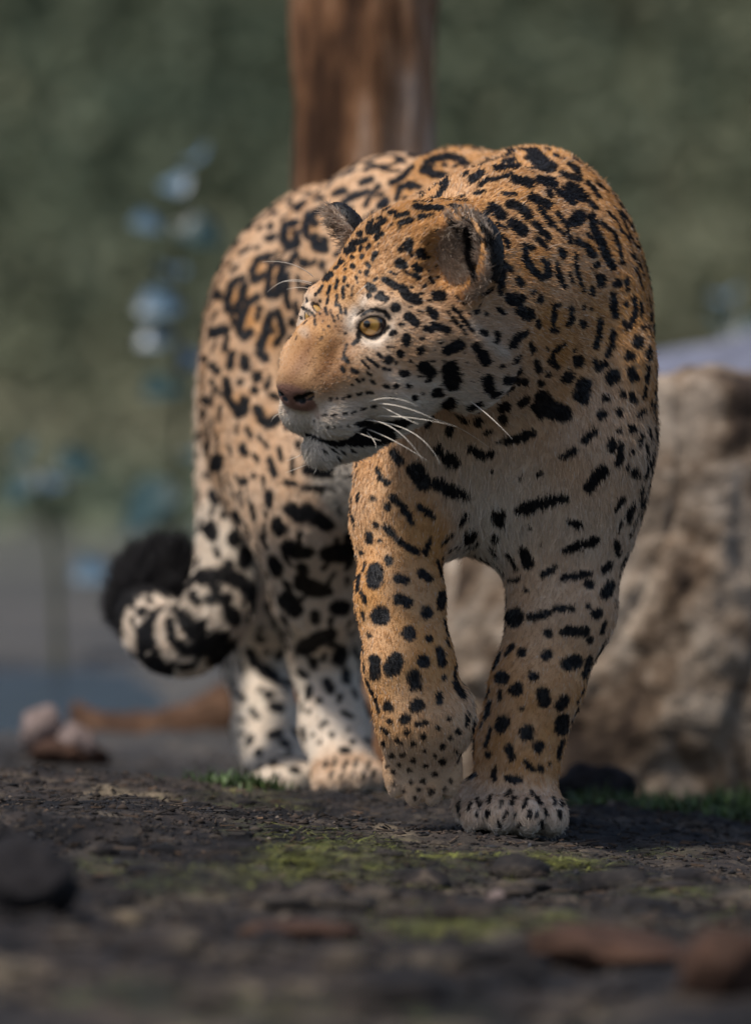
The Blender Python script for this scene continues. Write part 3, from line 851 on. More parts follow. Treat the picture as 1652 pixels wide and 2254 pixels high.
# freckles on brow and cheeks
fr = []
hq = (V - H0) @ HF.T * 1000
cand = np.nonzero((np.linalg.norm(hq - np.array([0, -50, -20]), axis=1) < 125) & (hq[:, 1] > -110) & (RV['bare'] == 0) & ~RV['inner'] & ~RV['back'] & (hq[:, 2] > -75) & ((hq[:, 2] > -4) | (np.abs(hq[:, 0]) > 34) & (hq[:, 1] < 12)))[0]
for i in rng.permutation(cand)[:9000]:
    v = V[i]
    if sk.find(Vector(v))[2] < .0095 or any((v[0] - q[0]) ** 2 + (v[1] - q[1]) ** 2 + (v[2] - q[2]) ** 2 < .011 ** 2 for q in fr): continue
    fr.append(v); t = FL[i]; l = rng.uniform(.0008, .003); w_ = rng.uniform(.0011, .0022)
    paint(BLK, [(v - t * l, w_), (v + t * l, w_)], .0008, .4)

cat = lambda k: np.concatenate([RV[k], RF[k]])
inner, back, rim, lid, nost, arc = (cat(k) for k in ('inner', 'back', 'rim', 'lid', 'nost', 'arc'))
PINK = cat('pink')
BLK[inner] *= .25; BLK[rim] *= .3; BLK[back] = 1
PALE[inner] = .8
EARD = inner * .45
strokes('1262 290 10,1325 400 34,1362 500 44,1372 600 36,1375 680 12', *HZ, BLK, .0012, 1.0)
strokes('1190 330 20,1205 420 28,1215 520 26,1230 590 12;1110 300 12,1150 340 10;1130 420 10', *HZ, BLK, .004, 1.0)  # shade in the ear hollow, put into the coat as dark strokes
BLK = np.maximum(BLK, sstep(.76, .79, arc))
rg = np.where((arc > .52) & (arc < .8), np.sin((arc - .52) / .075 * 2 * math.pi + .5 * fnoise(PT, 40)), -1)
BLK = np.maximum(BLK, sstep(.05, .35, rg))
BLK[lid] = np.maximum(BLK[lid], .9)
BLK *= 1 - PINK
BLK[nost] = 1; PINK[nost] = 0

CREAM = np.array([.66, .59, .50]); TANC = np.array([.505, .255, .088]); BLACK = np.array([.005, .0045, .005]); PINKC = np.array([.21, .105, .074])
tan = np.clip(sstep(-.05, 1.02, np.concatenate([TAN, TANF])) * (1 - PALE) + .08 * fnoise(PT, 60) + .24 * RIN, 0, 1)
COAT = CREAM + (TANC - CREAM) * tan[:, None]
COAT = COAT * (1 - BROWN[:, None] * (1 - np.array([.46, .38, .32])))
COAT = COAT * (1 - EARD[:, None] * np.array([.9, 1, 1.05]))
COAT = COAT * (1 - PINK[:, None]) + PINKC * PINK[:, None]

def mat(name, base=(.5, .5, .5), rough=.7, spec=.3):
    m = bpy.data.materials.new(name); m.use_nodes = True
    b = m.node_tree.nodes['Principled BSDF']
    b.inputs['Base Color'].default_value = (*base, 1)
    b.inputs['Roughness'].default_value = rough
    b.inputs['Specular IOR Level'].default_value = spec
    return m, m.node_tree.nodes, m.node_tree.links, b

COL = COAT[:NV] * (1 - BLK[:NV, None]) + BLACK * BLK[:NV, None]
at = me.color_attributes.new('coat', 'FLOAT_COLOR', 'POINT')
at.data.foreach_set('color', np.c_[COL, np.ones(NV)].astype(np.float32).ravel())
m_skin, nd, lk, b = mat('jaguar_skin', rough=.55, spec=.35)
a = nd.new('ShaderNodeAttribute'); a.attribute_name = 'coat'
nz = nd.new('ShaderNodeTexNoise'); nz.inputs['Scale'].default_value = 420; nz.inputs['Detail'].default_value = 3
bp = nd.new('ShaderNodeBump'); bp.inputs['Strength'].default_value = .5; bp.inputs['Distance'].default_value = .002
lk.new(nz.outputs['Fac'], bp.inputs['Height']); lk.new(bp.outputs[0], b.inputs['Normal'])
lk.new(a.outputs['Color'], b.inputs['Base Color'])
me.materials.append(m_skin)
jaguar = new_obj('jaguar', me)
tag(jaguar, 'spotted jaguar walking over dark earth, head turned aside, one forepaw lifted', 'jaguar')

blk = BLK[NV:]
isblk = blk > (.5 + rng.normal(0, .10, NF))
col = COAT[NV:] * rng.normal(1, .13, NF).clip(.6, 1.45)[:, None]
pale = rng.random(NF) < .10
col[pale] = col[pale] * .5 + CREAM * .5
col = np.where(isblk[:, None], BLACK * rng.uniform(.7, 2.2, NF)[:, None], col)
rad = np.where(((root - HC) ** 2).sum(1) < .15 ** 2, .00020, .00032)
fur = bpy.data.hair_curves.new('fur')
fur.add_curves([4] * NF)
fur.attributes['position'].data.foreach_set('vector', fur_pts.astype(np.float32).ravel())
ra = fur.attributes.get('radius') or fur.attributes.new('radius', 'FLOAT', 'POINT')
ra.data.foreach_set('value', (rad[:, None] * np.array([1.0, .95, .7, .15])).astype(np.float32).ravel())
ca = fur.attributes.new('coat', 'FLOAT_COLOR', 'CURVE')
ca.data.foreach_set('color', np.c_[col, np.ones(NF)].astype(np.float32).ravel())
m_fur, nd, lk, b = mat('jaguar_fur', rough=.55, spec=.12)
a = nd.new('ShaderNodeAttribute'); a.attribute_name = 'coat'
lk.new(a.outputs['Color'], b.inputs['Base Color'])
fur.materials.append(m_fur)
fur_o = new_obj('fur', fur, jaguar)
fur_o['kind'] = 'stuff'

# ------------------------------------------------------------------ eyes: amber iris, dark rim, round pupil under a wet cornea
def eye_mesh(r):
    """sphere with a slightly bulged cornea toward +Z"""
    nu, nv = 40, 28
    vs = [(0, 0, r * 1.10)]
    for j in range(1, nv):
        th = math.pi * j / nv
        k_ = 1 + .10 * max(0, math.cos(th / .62 * math.pi / 2)) if th < .62 else 1
        for i in range(nu):
            ph = 2 * math.pi * i / nu
            vs.append((r * k_ * math.sin(th) * math.cos(ph), r * k_ * math.sin(th) * math.sin(ph), r * k_ * math.cos(th)))
    vs.append((0, 0, -r))
    fs = [(0, 1 + i, 1 + (i + 1) % nu) for i in range(nu)]
    for j in range(nv - 2):
        for i in range(nu):
            a_, b_ = 1 + j * nu + i, 1 + j * nu + (i + 1) % nu
            fs.append((a_, a_ + nu, b_ + nu, b_))
    last = len(vs) - 1
    fs += [(last, 1 + (nv - 2) * nu + (i + 1) % nu, 1 + (nv - 2) * nu + i) for i in range(nu)]
    return mesh_from('eye', vs, fs)
ER = .0163
em = eye_mesh(ER)
m_eye, nd, lk, b = mat('eye_amber', rough=.05, spec=.5)
b.inputs['Coat Weight'].default_value = 1.0; b.inputs['Coat Roughness'].default_value = .02
tc = nd.new('ShaderNodeTexCoord'); sx = nd.new('ShaderNodeSeparateXYZ'); lk.new(tc.outputs['Object'], sx.inputs[0])
vm = nd.new('ShaderNodeVectorMath'); vm.operation = 'MULTIPLY'; vm.inputs[1].default_value = (1, 1, 0); lk.new(tc.outputs['Object'], vm.inputs[0])
ln = nd.new('ShaderNodeVectorMath'); ln.operation = 'LENGTH'; lk.new(vm.outputs[0], ln.inputs[0])
dv = nd.new('ShaderNodeMath'); dv.operation = 'DIVIDE'; dv.inputs[1].default_value = ER; lk.new(ln.outputs['Value'], dv.inputs[0])
rp = nd.new('ShaderNodeValToRGB'); lk.new(dv.outputs[0], rp.inputs[0])
els = [(0, (.004, .004, .005)), (.215, (.004, .004, .005)), (.26, (.30, .15, .03)), (.45, (.60, .33, .07)), (.62, (.66, .38, .10)), (.70, (.30, .14, .04)), (.76, (.012, .008, .008)), (.86, (.05, .03, .028)), (1.0, (.16, .11, .10))]
while len(rp.color_ramp.elements) < len(els): rp.color_ramp.elements.new(.5)
for e, (p_, c_) in zip(rp.color_ramp.elements, els): e.position = p_; e.color = (*c_, 1)
nz = nd.new('ShaderNodeTexNoise'); nz.inputs['Scale'].default_value = 900
mx = nd.new('ShaderNodeMixRGB'); mx.blend_type = 'MULTIPLY'; mx.inputs[0].default_value = .45
lk.new(rp.outputs[0], mx.inputs[1]); lk.new(nz.outputs['Color'], mx.inputs[2]); lk.new(mx.outputs[0], b.inputs['Base Color'])
em.materials.append(m_eye)
GAZE = nrm(np.array([-.50, -.86, .0]))
for s in (1, -1):
    o = new_obj('eye', em, jaguar)
    o.location = H(*EYE[s])
    g_ = nrm(GAZE * .75 + (EYEN[s] @ HF) * .25) if s > 0 else nrm(np.array([-.42, -.9, .02]))
    o.rotation_euler = Vector(g_).to_track_quat('Z', 'Y').to_euler()
    o['label'] = 'amber eye with round dark pupil'

# ------------------------------------------------------------------ whiskers, each a thin tapering hair
def whisker(pts, r=.00045):
    """pts in photo (u, v, Y); a tapering tube"""
    P_ = np.array([P(*p) for p in pts])
    n_ = 14; t = np.linspace(0, 1, n_)
    if len(P_) == 3:
        Q = ((1 - t) ** 2)[:, None] * P_[0] + (2 * t * (1 - t))[:, None] * (2 * P_[1] - .5 * P_[0] - .5 * P_[2]) + (t ** 2)[:, None] * P_[2]
    else:
        Q = P_[0] + t[:, None] * (P_[1] - P_[0])
    vs = []; fs = []
    for i in range(n_):
        d = nrm(Q[min(i + 1, n_ - 1)] - Q[max(i - 1, 0)])
        a_ = nrm(np.cross(d, (0.1, 1, .2))); b_ = np.cross(d, a_)
        rr = r * (1 - .85 * t[i])
        for j in range(4):
            an = j * math.pi / 2
            vs.append(Q[i] + (a_ * math.cos(an) + b_ * math.sin(an)) * rr)
    for i in range(n_ - 1):
        for j in range(4):
            fs.append((i * 4 + j, i * 4 + (j + 1) % 4, i * 4 + 4 + (j + 1) % 4, i * 4 + 4 + j))
    return mesh_from('whisker', vs, fs)
m_whisk, *_ = mat('whisker_hair', (.75, .68, .58), .4, .4)
hz = lambda x, y: ((868 + x / 1.5854) * .634409, (590 + y / 1.5854) * .634409)
WH = [((700, 1285), (860, 1310), (1040, 1385)), ((680, 1355), (900, 1365), (1130, 1410)), ((1010, 1370), (1150, 1420), (1310, 1525)), ((630, 1375), (800, 1430), (950, 1600)),
      ((660, 1380), (900, 1450), (1045, 1620)), ((640, 1425), (790, 1490), (975, 1600)), ((640, 1280), (780, 1255), (920, 1300)), ((1205, 1270), (1320, 1360), (1440, 1480)),
      ((720, 1300), (860, 1370), (930, 1400)), ((640, 1440), (680, 1490), (690, 1530)), ((345, 585), (220, 515), (65, 505)), ((335, 620), (200, 608), (95, 670)), ((335, 630), (260, 612), (170, 615)), ((330, 655), (270, 645), (200, 655)),
      ((640, 630), (610, 655), (575, 690)), ((300, 1560), (250, 1580), (195, 1600)), ((310, 1620), (260, 1640), (190, 1665)), ((370, 1625), (360, 1650), (345, 1675)), ((190, 1330), (140, 1350), (115, 1385)),
      ((580, 1440), (660, 1470), (720, 1490))]
for k_, w in enumerate(WH):
    (u0, v0), (u1, v1), (u2, v2) = (hz(*p) for p in w)
    p = hit(u0, v0)
    if p is None or p[1] > .1:
        p = np.array(bvh.find_nearest(Vector(P(u0, v0, H(-30, 20, 0)[1])))[0])
    y0 = p[1] - .002
    near_side = u2 > u0
    dy = -.045 if near_side else -.012
    o = new_obj('whisker', whisker([(u0, v0, y0 + .004), (u1, v1, y0 + dy * .6 - .006), (u2, v2, y0 + dy)],   .00062 if k_ < 10 else .0005), jaguar)
    o.data.materials.append(m_whisk)
# ------------------------------------------------------------------ procedural material helpers
def N_(nd, t, **kw):
    n = nd.new(t)
    for k_, v_ in kw.items():
        if k_ in n.inputs: n.inputs[k_].default_value = v_
        else: setattr(n, k_, v_)
    return n
def ramp(nd, lk, src, els):
    r = nd.new('ShaderNodeValToRGB'); lk.new(src, r.inputs[0])
    while len(r.color_ramp.elements) < len(els): r.color_ramp.elements.new(.5)
    for e, (p_, c_) in zip(r.color_ramp.elements, els): e.position = p_; e.color = (*c_, 1)
    return r.outputs[0]
def noise_tex(nd, lk, scale, detail=6, rough=.6, coord='Object', dist=0.0):
    tc = nd.new('ShaderNodeTexCoord'); n = nd.new('ShaderNodeTexNoise')
    n.inputs['Scale'].default_value = scale; n.inputs['Detail'].default_value = detail; n.inputs['Roughness'].default_value = rough; n.inputs['Distortion'].default_value = dist
    lk.new(tc.outputs[coord], n.inputs['Vector'])
    return n.outputs['Fac']
def mixc(nd, lk, fac, a, b, mode='MIX'):
    m = nd.new('ShaderNodeMixRGB'); m.blend_type = mode
    for i, v in ((0, fac), (1, a), (2, b)):
        if hasattr(v, 'links'): lk.new(v, m.inputs[i])
        elif i == 0: m.inputs[0].default_value = v
        else: m.inputs[i].default_value = (*v, 1)
    return m.outputs[0]
def bump(nd, lk, b, h, strength=.6, dist=.01):
    bp = nd.new('ShaderNodeBump'); bp.inputs['Strength'].default_value = strength; bp.inputs['Distance'].default_value = dist
    lk.new(h, bp.inputs['Height']); lk.new(bp.outputs[0], b.inputs['Normal'])
def rock_mat(name, cols, scale, bumpd=.02, rough=.85):
    m, nd, lk, b = mat(name, rough=rough, spec=.2)
    n1 = noise_tex(nd, lk, scale, 8, .65, dist=.6); n2 = noise_tex(nd, lk, scale * 4.5, 6, .6)
    c1 = ramp(nd, lk, n1, cols)
    c2 = ramp(nd, lk, n2, [(.30, (.35, .33, .32)), (.55, (1, 1, 1)), (.8, (1.25, 1.2, 1.15))])
    lk.new(mixc(nd, lk, .75, c1, c2, 'MULTIPLY'), b.inputs['Base Color'])
    bump(nd, lk, b, n2, .7, bumpd)
    return m

# ------------------------------------------------------------------ ground
for u, v, y in ((1128, 1800, -.04), (930, 1740, -.05), (765, 1715, .53), (625, 1720, .74)):
    q = P(u, v, y); FEET.append((q[0], q[1]))
def spaced(parts):
    out = []
    for a, b, st in parts: out += list(np.arange(a, b, st))
    return np.array(out + [parts[-1][1]])
gx = spaced([(-60, -10, 4), (-10, -2, .5), (-2, -.75, .05), (-.75, .75, .0075), (.75, 2, .05), (2, 10, .5), (10, 60, 4)])
gy = spaced([(-12, -3, .6), (-3, -1.2, .03), (-1.2, 1.3, .0075), (1.3, 4.6, .03), (4.6, 14, .3), (14, 44, .8), (44, 90, 4)])
GX, GY = np.meshgrid(gx, gy)
GZ = ground_z(GX, GY)
gv = np.stack([GX.ravel(), GY.ravel(), GZ.ravel()], 1)
nx_, ny_ = len(gx), len(gy)
ii, jj = np.meshgrid(np.arange(nx_ - 1), np.arange(ny_ - 1))
i0 = (jj * nx_ + ii).ravel()
gq = np.stack([i0, i0 + 1, i0 + nx_ + 1, i0 + nx_], 1)
ground = new_obj('ground', mesh_np('ground', gv, gq.ravel(), np.full(len(gq), 4)))
ground['kind'] = 'structure'
m, nd, lk, b = mat('damp_soil', rough=.82, spec=.25)
n1 = noise_tex(nd, lk, 9, 8, .65); n2 = noise_tex(nd, lk, 60, 8, .7); n3 = noise_tex(nd, lk, 220, 5, .6)
soil = ramp(nd, lk, n1, [(.40, (.010, .009, .010)), (.47, (.024, .020, .020)), (.54, (.050, .042, .036)), (.62, (.10, .085, .066))])
n0 = noise_tex(nd, lk, 3.2, 4, .6)
soil = mixc(nd, lk, 1.0, soil, ramp(nd, lk, n0, [(.42, (.35, .35, .40)), (.5, (.85, .82, .80)), (.58, (1.8, 1.68, 1.45))]), 'MULTIPLY')
soil = mixc(nd, lk, .8, soil, ramp(nd, lk, n2, [(.28, (.25, .25, .27)), (.5, (.85, .85, .87)), (.72, (2.0, 1.9, 1.75))]), 'MULTIPLY')
geo = nd.new('ShaderNodeNewGeometry'); sp = nd.new('ShaderNodeSeparateXYZ'); lk.new(geo.outputs['Position'], sp.inputs[0])
def mr(src, a, b_):
    r = nd.new('ShaderNodeMapRange'); r.inputs['From Min'].default_value = a; r.inputs['From Max'].default_value = b_; lk.new(src, r.inputs[0]); return r.outputs[0]
n4 = noise_tex(nd, lk, 1.1, 5, .6)
mud = ramp(nd, lk, n4, [(.38, (.042, .042, .044)), (.5, (.072, .069, .066)), (.62, (.105, .097, .086))])
hillc = ramp(nd, lk, noise_tex(nd, lk, .16, 5, .6), [(.28, (.07, .086, .062)), (.45, (.09, .098, .066)), (.6, (.11, .118, .084)), (.75, (.135, .135, .105))])
c = mixc(nd, lk, mr(sp.outputs['Y'], .5, 2.6), soil, mud)
c = mixc(nd, lk, mr(sp.outputs['Y'], 6, 19), c, hillc)
ma = nd.new('ShaderNodeAttribute'); ma.attribute_name = 'moss'
nm = noise_tex(nd, lk, 75, 6, .7)
mm = nd.new('ShaderNodeMath'); mm.operation = 'MULTIPLY'; lk.new(ma.outputs['Fac'], mm.inputs[0]); lk.new(mr(nm, .42, .60), mm.inputs[1])
c = mixc(nd, lk, mm.outputs[0], c, (.085, .10, .028))
lk.new(c, b.inputs['Base Color'])
ad = nd.new('ShaderNodeMath'); ad.operation = 'ADD'; lk.new(n2, ad.inputs[0]); lk.new(n3, ad.inputs[1])
bump(nd, lk, b, ad.outputs[0], .8, .008)
ground.data.materials.append(m)

# pool
wx, wy = np.meshgrid(np.linspace(-2.9, -.2, 20), np.linspace(2.1, 4.7, 16))
wv = np.stack([wx.ravel(), wy.ravel(), np.full(wx.size, -.022)], 1)
wq = [(j * 20 + i, j * 20 + i + 1, j * 20 + 21 + i, j * 20 + 20 + i) for j in range(15) for i in range(19)]
water = new_obj('water', mesh_from('water', wv, wq)); water['kind'] = 'structure'
m, nd, lk, b = mat('dark_water', (.016, .025, .044), .22, .5)
bump(nd, lk, b, noise_tex(nd, lk, 14, 3, .5), .15, .01)
water.data.materials.append(m)

# ------------------------------------------------------------------ stones
def stone(name, c, r, seed, label, cat, material, cuts=9, rough_amp=.10, sub=4, yaw=0.0, group=None, lump=.22):
    """an irregular stone: a ball cut flat by random planes, then roughened"""
    bm = bmesh.new(); bmesh.ops.create_icosphere(bm, subdivisions=sub, radius=1)
    X = np.array([v.co[:] for v in bm.verts])
    g = np.random.default_rng(seed)
    X *= (1 + lump * np.array([noise.noise(Vector(x) * 1.3 + Vector((seed, 0, 0))) for x in X]))[:, None]
    for _ in range(cuts):
        n = nrm(g.normal(size=3)); d = g.uniform(.62, .9)
        e = X @ n - d
        X -= np.clip(e, 0, None)[:, None] * n * .88
    no = np.array([noise.fractal(Vector(x) * 3.5 + Vector((0, seed, 0)), 1.0, 2.0, 5) for x in X])
    no2 = np.array([abs(noise.noise(Vector(x) * 2.2 + Vector((seed, 3, 0)))) for x in X])
    X *= (1 + rough_amp * no - .10 * np.clip(.12 - no2, 0, 1) / .12)[:, None]
    X *= np.array(r)
    Rm = np.array(Matrix.Rotation(yaw, 3, 'Z'))
    X = X @ Rm.T
    for v, x in zip(bm.verts, X): v.co = x
    me_ = bpy.data.meshes.new(name); bm.to_mesh(me_); bm.free()
    me_.polygons.foreach_set('use_smooth', np.ones(len(me_.polygons), bool))
    o = new_obj(name, me_); o.location = c
    me_.materials.append(material)
    return tag(o, label, cat, group)
m_rock = rock_mat('weathered_rock', [(.36, (.035, .023, .016)), (.44, (.13, .09, .06)), (.52, (.26, .205, .155)), (.64, (.38, .32, .26))], 6.0, .02)
m_dark = rock_mat('dark_stone', [(.3, (.008, .007, .008)), (.6, (.016, .014, .015)), (.8, (.03, .027, .027))], 14, .006)
m_pale = rock_mat('pale_stone', [(.3, (.13, .095, .085)), (.6, (.22, .17, .155)), (.8, (.28, .23, .21))], 20, .003)
m_rust = rock_mat('rusty_stone', [(.3, (.024, .014, .010)), (.55, (.06, .031, .020)), (.8, (.11, .06, .038))], 12, .006)
m_blue = rock_mat('slate_rock', [(.3, (.10, .11, .15)), (.6, (.17, .18, .24)), (.8, (.24, .25, .31))], 2.5, .02)

# the boulder beside the jaguar: an upright angular block with a lower shoulder, rough broken faces
def boulder():
    Y = 1.36
    def block(c, planes, X):
        d = np.full(X.shape[:-1], -1.0)
        for n, off in planes:
            n = nrm(n); d = smax(d, (X - c) @ n - off, .012)
        return d
    cA = P(1500, 1250, Y); cB = P(1180, 1480, Y + .03)
    A_ = [((0, 0, 1), .238), ((.25, -.1, 1), .246), ((-.9, -.25, .15), .115), ((-.45, -1, .08), .105), ((.45, -1, .10), .135), ((1, -.25, .12), .165), ((.8, -.2, .75), .235), ((-.5, -.5, .8), .235), ((0, 1, 0), .2), ((0, -1, -.25), .16), ((0, 0, -1), .35)]
    B_ = [((-.1, 0, 1), .165), ((-.5, -.6, .9), .19), ((-1, -.1, .25), .13), ((-.3, -1, .2), .11), ((.3, -1, .1), .15), ((1, 0, 0), .22), ((0, 1, 0), .16), ((0, 0, -1), .3)]
    ax = [np.arange(lo, hi, .008) for lo, hi in ((min(cA[0], cB[0]) - .2, cA[0] + .3), (Y - .3, Y + .3), (-.12, cA[2] + .34))]
    X = np.stack(np.meshgrid(*ax, indexing='ij'), -1)
    D = smin(block(cA, A_, X), block(cB, B_, X), .03)
    D = np.maximum(D, -(X[..., 2] + .1))
    pr = ell((0, 0, 0), .1)
    v_, q_ = nets(D.astype(np.float32), [a_[0] for a_ in ax], .008)
    a1 = np.array([noise.fractal(Vector(x) * 8, 1.0, 2.0, 6) for x in v_])
    a2 = np.array([noise.noise(Vector((x[0] * 22, x[1] * 10, x[2] * 6))) for x in v_])
    a3 = np.array([abs(noise.noise(Vector((x[0] * 5.5 + 4, x[1] * 5 + 2, x[2] * 2.6)))) for x in v_])
    a4 = np.array([noise.fractal(Vector(x) * 34, 1.0, 2.0, 4) for x in v_])
    c0 = np.where((v_[:, 0] > P(1330, 0, Y)[0])[:, None], cA, cB)
    dirn = (v_ - c0) / np.linalg.norm(v_ - c0, axis=1)[:, None]
    v_ = v_ + dirn * (.014 * a1 + .008 * a2 - .014 * np.clip(.05 - a3, 0, 1) / .05 + .006 * a4)[:, None]
    o = new_obj('boulder', mesh_np('boulder', v_, q_.ravel(), np.full(len(q_), 4)))
    o.data.materials.append(m_rock)
    tag(o, 'big weathered tan boulder with dark cracks beside the jaguar', 'boulder')
boulder()
gz = lambda x, y: float(ground_z(x, y))
def on_ground(u, v, r, sink=.35, lift=0):
    """where the sight line (u, v) meets the ground"""
    d = ray(u, v); t = 4.0
    while t < 60:
        q = CAM + d * t
        if q[2] <= gz(q[0], q[1]): break
        t += .01
    return np.array([q[0], q[1], gz(q[0], q[1]) + r * (1 - sink) * .6 + lift])
q = P(1570, 880, 3.6); stone('boulder', (q[0] + .35, 3.7, .17), (.66, .40, .46), 3, 'smooth blue-grey boulder standing far behind the tan boulder', 'boulder', m_blue, 5, .04)
q = P(1310, 1690, .85); stone('stone', (q[0], .85, gz(q[0], .85) + .015), (.055, .05, .038), 12, 'low dark stone lying at the foot of the tan boulder', 'stone', m_dark)
for k_, (u, v, y, r, lab) in enumerate([(92, 1612, 1.55, (.030, .03, .034), 'taller of two pale pinkish stones side by side on the mud'), (168, 1640, 1.5, (.026, .026, .027), 'smaller of two pale pinkish stones side by side on the mud')]):
    q = P(u, v, y); stone('stone', q, r, 20 + k_, lab, 'stone', m_pale, 4, .03)
    bs = P(u, v + 40, y)
q = P(150, 1672, 1.52); stone('stone', (q[0], q[1], gz(q[0], q[1]) + .004), (.055, .05, .028), 31, 'flat rust-brown stone under the two pale pinkish stones', 'stone', m_rust, 6, .05)
for k_, (u, v, r, mt, lab) in enumerate([(1330, 2130, (.085, .06, .024), m_rust, 'long rust-brown stone half sunk in the dark soil'), (1610, 2185, (.045, .045, .036), m_rust, 'rounded orange-brown stone on the soil near the long rusty one'),
                                        (25, 1990, (.055, .05, .040), m_dark, 'lone black lump of stone on bare foreground soil'), (650, 2070, (.055, .04, .010), m_rust, 'thin flat reddish stone pressed into the soil'),
                                        (1090, 1985, (.010, .010, .008), m_pale, 'tiny pale pebble on the soil beyond the mossy patch')]):
    c_ = on_ground(u, v, r[2]); stone('stone' if k_ < 4 else 'pebble', c_, r, 40 + k_, lab, 'stone' if k_ < 4 else 'pebble', mt, 6, .05)

q = P(1345, 1722, .62); stone('pebble', (q[0], .62, gz(q[0], .62) + .014), (.006, .006, .006), 51, 'tiny white pebble in the grass before the low dark stone', 'pebble', m_pale, 3, .03)

# ------------------------------------------------------------------ tree trunk behind the back
def trunk_mesh():
    Y = 1.62
    path = [(P(806, 1700, Y), .125), (P(803, 1500, Y), .105), (P(800, 1000, Y), .096), (P(802, 560, Y), .093), (P(800, 300, Y), .0915), (P(792, 0, Y), .090)]
    top = path[-1][0].copy()
    path += [(top + np.array([-.01, .02, .5]), .086), (top + np.array([.03, .05, 1.2]), .08), (top + np.array([.06, .05, 1.9]), .07)]
    pts_ = catmull(path, 22)
    nr_ = 56; vs = []; fs = []
    for i, q in enumerate(pts_):
        for j in range(nr_):
            a_ = 2 * math.pi * j / nr_
            d = np.array([math.cos(a_), math.sin(a_), 0])
            x = Vector((d[0] * 2.4, d[1] * 2.4, q[2] * 2.2))
            f = 1 + .15 * noise.fractal(x, 1, 2, 4) + .05 * noise.noise(Vector((d[0] * 9, d[1] * 9, q[2] * 3))) + .06 * max(0, noise.noise(Vector((d[0] * 1.5 + 5, d[1] * 1.5, q[2] * 5))))
            vs.append(q[:3] + d * q[3] * f)
    for i in range(len(pts_) - 1):
        for j in range(nr_):
            fs.append((i * nr_ + j, i * nr_ + (j + 1) % nr_, (i + 1) * nr_ + (j + 1) % nr_, (i + 1) * nr_ + j))
    fs.append(tuple((len(pts_) - 1) * nr_ + j for j in range(nr_)))
    return mesh_from('trunk', vs, fs), pts_
m_bark, nd, lk, b = mat('bark', rough=.85, spec=.15)
tc = nd.new('ShaderNodeTexCoord'); mp = nd.new('ShaderNodeMapping'); mp.inputs['Scale'].default_value = (1, 1, .22); lk.new(tc.outputs['Object'], mp.inputs[0])
n1 = N_(nd, 'ShaderNodeTexNoise', Scale=14.0, Detail=7.0, Roughness=.62); lk.new(mp.outputs[0], n1.inputs['Vector'])
n2 = N_(nd, 'ShaderNodeTexNoise', Scale=70.0, Detail=5.0); lk.new(mp.outputs[0], n2.inputs['Vector'])
c1 = ramp(nd, lk, n1.outputs['Fac'], [(.36, (.045, .022, .012)), (.45, (.17, .082, .04)), (.54, (.29, .16, .09)), (.64, (.46, .34, .26))])
lk.new(mixc(nd, lk, .5, c1, ramp(nd, lk, n2.outputs['Fac'], [(.3, (.45, .42, .4)), (.6, (1.1, 1.1, 1.1))]), 'MULTIPLY'), b.inputs['Base Color'])
bump(nd, lk, b, n2.outputs['Fac'], .7, .01)
tree = new_obj('tree', None)
tm, tpts = trunk_mesh(); tree.location = (0, 0, 0)
to = new_obj('trunk', tm, tree); tm.materials.append(m_bark)
tag(tree, 'bare brown tree trunk rising straight up behind the back of the jaguar', 'tree')
# a few boughs above, out of the frame
for k_, (i, d, ln) in enumerate([(140, (-.8, .3, .7), .9), (155, (.7, -.1, .8), .8), (165, (-.2, .6, .9), .7)]):
    a0 = tpts[min(i, len(tpts) - 2)][:3]; d = nrm(d); bend = np.array([0, 0, .25])
    pp = [(a0, .035), (a0 + d * ln * .5, .024), (a0 + d * ln + bend, .008)]
    cp = catmull(pp, 8); vs = []; fs = []
    for q in cp:
        e1 = nrm(np.cross(d, (0, 0, 1))); e2 = np.cross(e1, d)
        for j in range(10):
            a_ = 2 * math.pi * j / 10; vs.append(q[:3] + (e1 * math.cos(a_) + e2 * math.sin(a_)) * q[3])
    for r_ in range(len(cp) - 1):
        for j in range(10): fs.append((r_ * 10 + j, r_ * 10 + (j + 1) % 10, r_ * 10 + 10 + (j + 1) % 10, r_ * 10 + 10 + j))
    bo = new_obj('branch', mesh_from('branch', vs, fs), tree); bo.data.materials.append(m_bark)

m_log = rock_mat('rotten_wood', [(.3, (.02, .011, .007)), (.5, (.07, .036, .02)), (.7, (.15, .085, .05))], 9, .008)
# fallen log on the mud by the pool
def log_mesh(a_, b_, r0, seed, nseg=30, nr_=20):
    vs = []; fs = []
    d = nrm(b_ - a_); e1 = nrm(np.cross(d, (0, 0, 1))); e2 = np.cross(e1, d)
    for i in range(nseg + 1):
        t = i / nseg; c_ = a_ + (b_ - a_) * t + e2 * .02 * math.sin(t * 5 + seed) + e1 * .02 * math.sin(t * 3.3 + seed)
        for j in range(nr_):
            an = 2 * math.pi * j / nr_
            f = 1 + .25 * noise.fractal(Vector((math.cos(an) * 1.5, math.sin(an) * 1.5, t * 6 + seed)), 1, 2, 4)
            vs.append(c_ + (e1 * math.cos(an) + e2 * math.sin(an)) * r0 * f * (1 - .35 * t))
    for i in range(nseg):
        for j in range(nr_): fs.append((i * nr_ + j, i * nr_ + (j + 1) % nr_, (i + 1) * nr_ + (j + 1) % nr_, (i + 1) * nr_ + j))
    fs.append(tuple(range(nr_))[::-1]); fs.append(tuple(nseg * nr_ + j for j in range(nr_)))
    return mesh_from('fallen_log', vs, fs)
a_ = P(545, 1540, 1.95); b_ = P(190, 1560, 2.05)
a_[2] = .010; b_[2] = -.012
lo_g = new_obj('fallen_log', log_mesh(a_, b_, .055, 2.0)); lo_g.data.materials.append(m_log)
tag(lo_g, 'short rotten brown log lying on the mud by the dark pool', 'log')

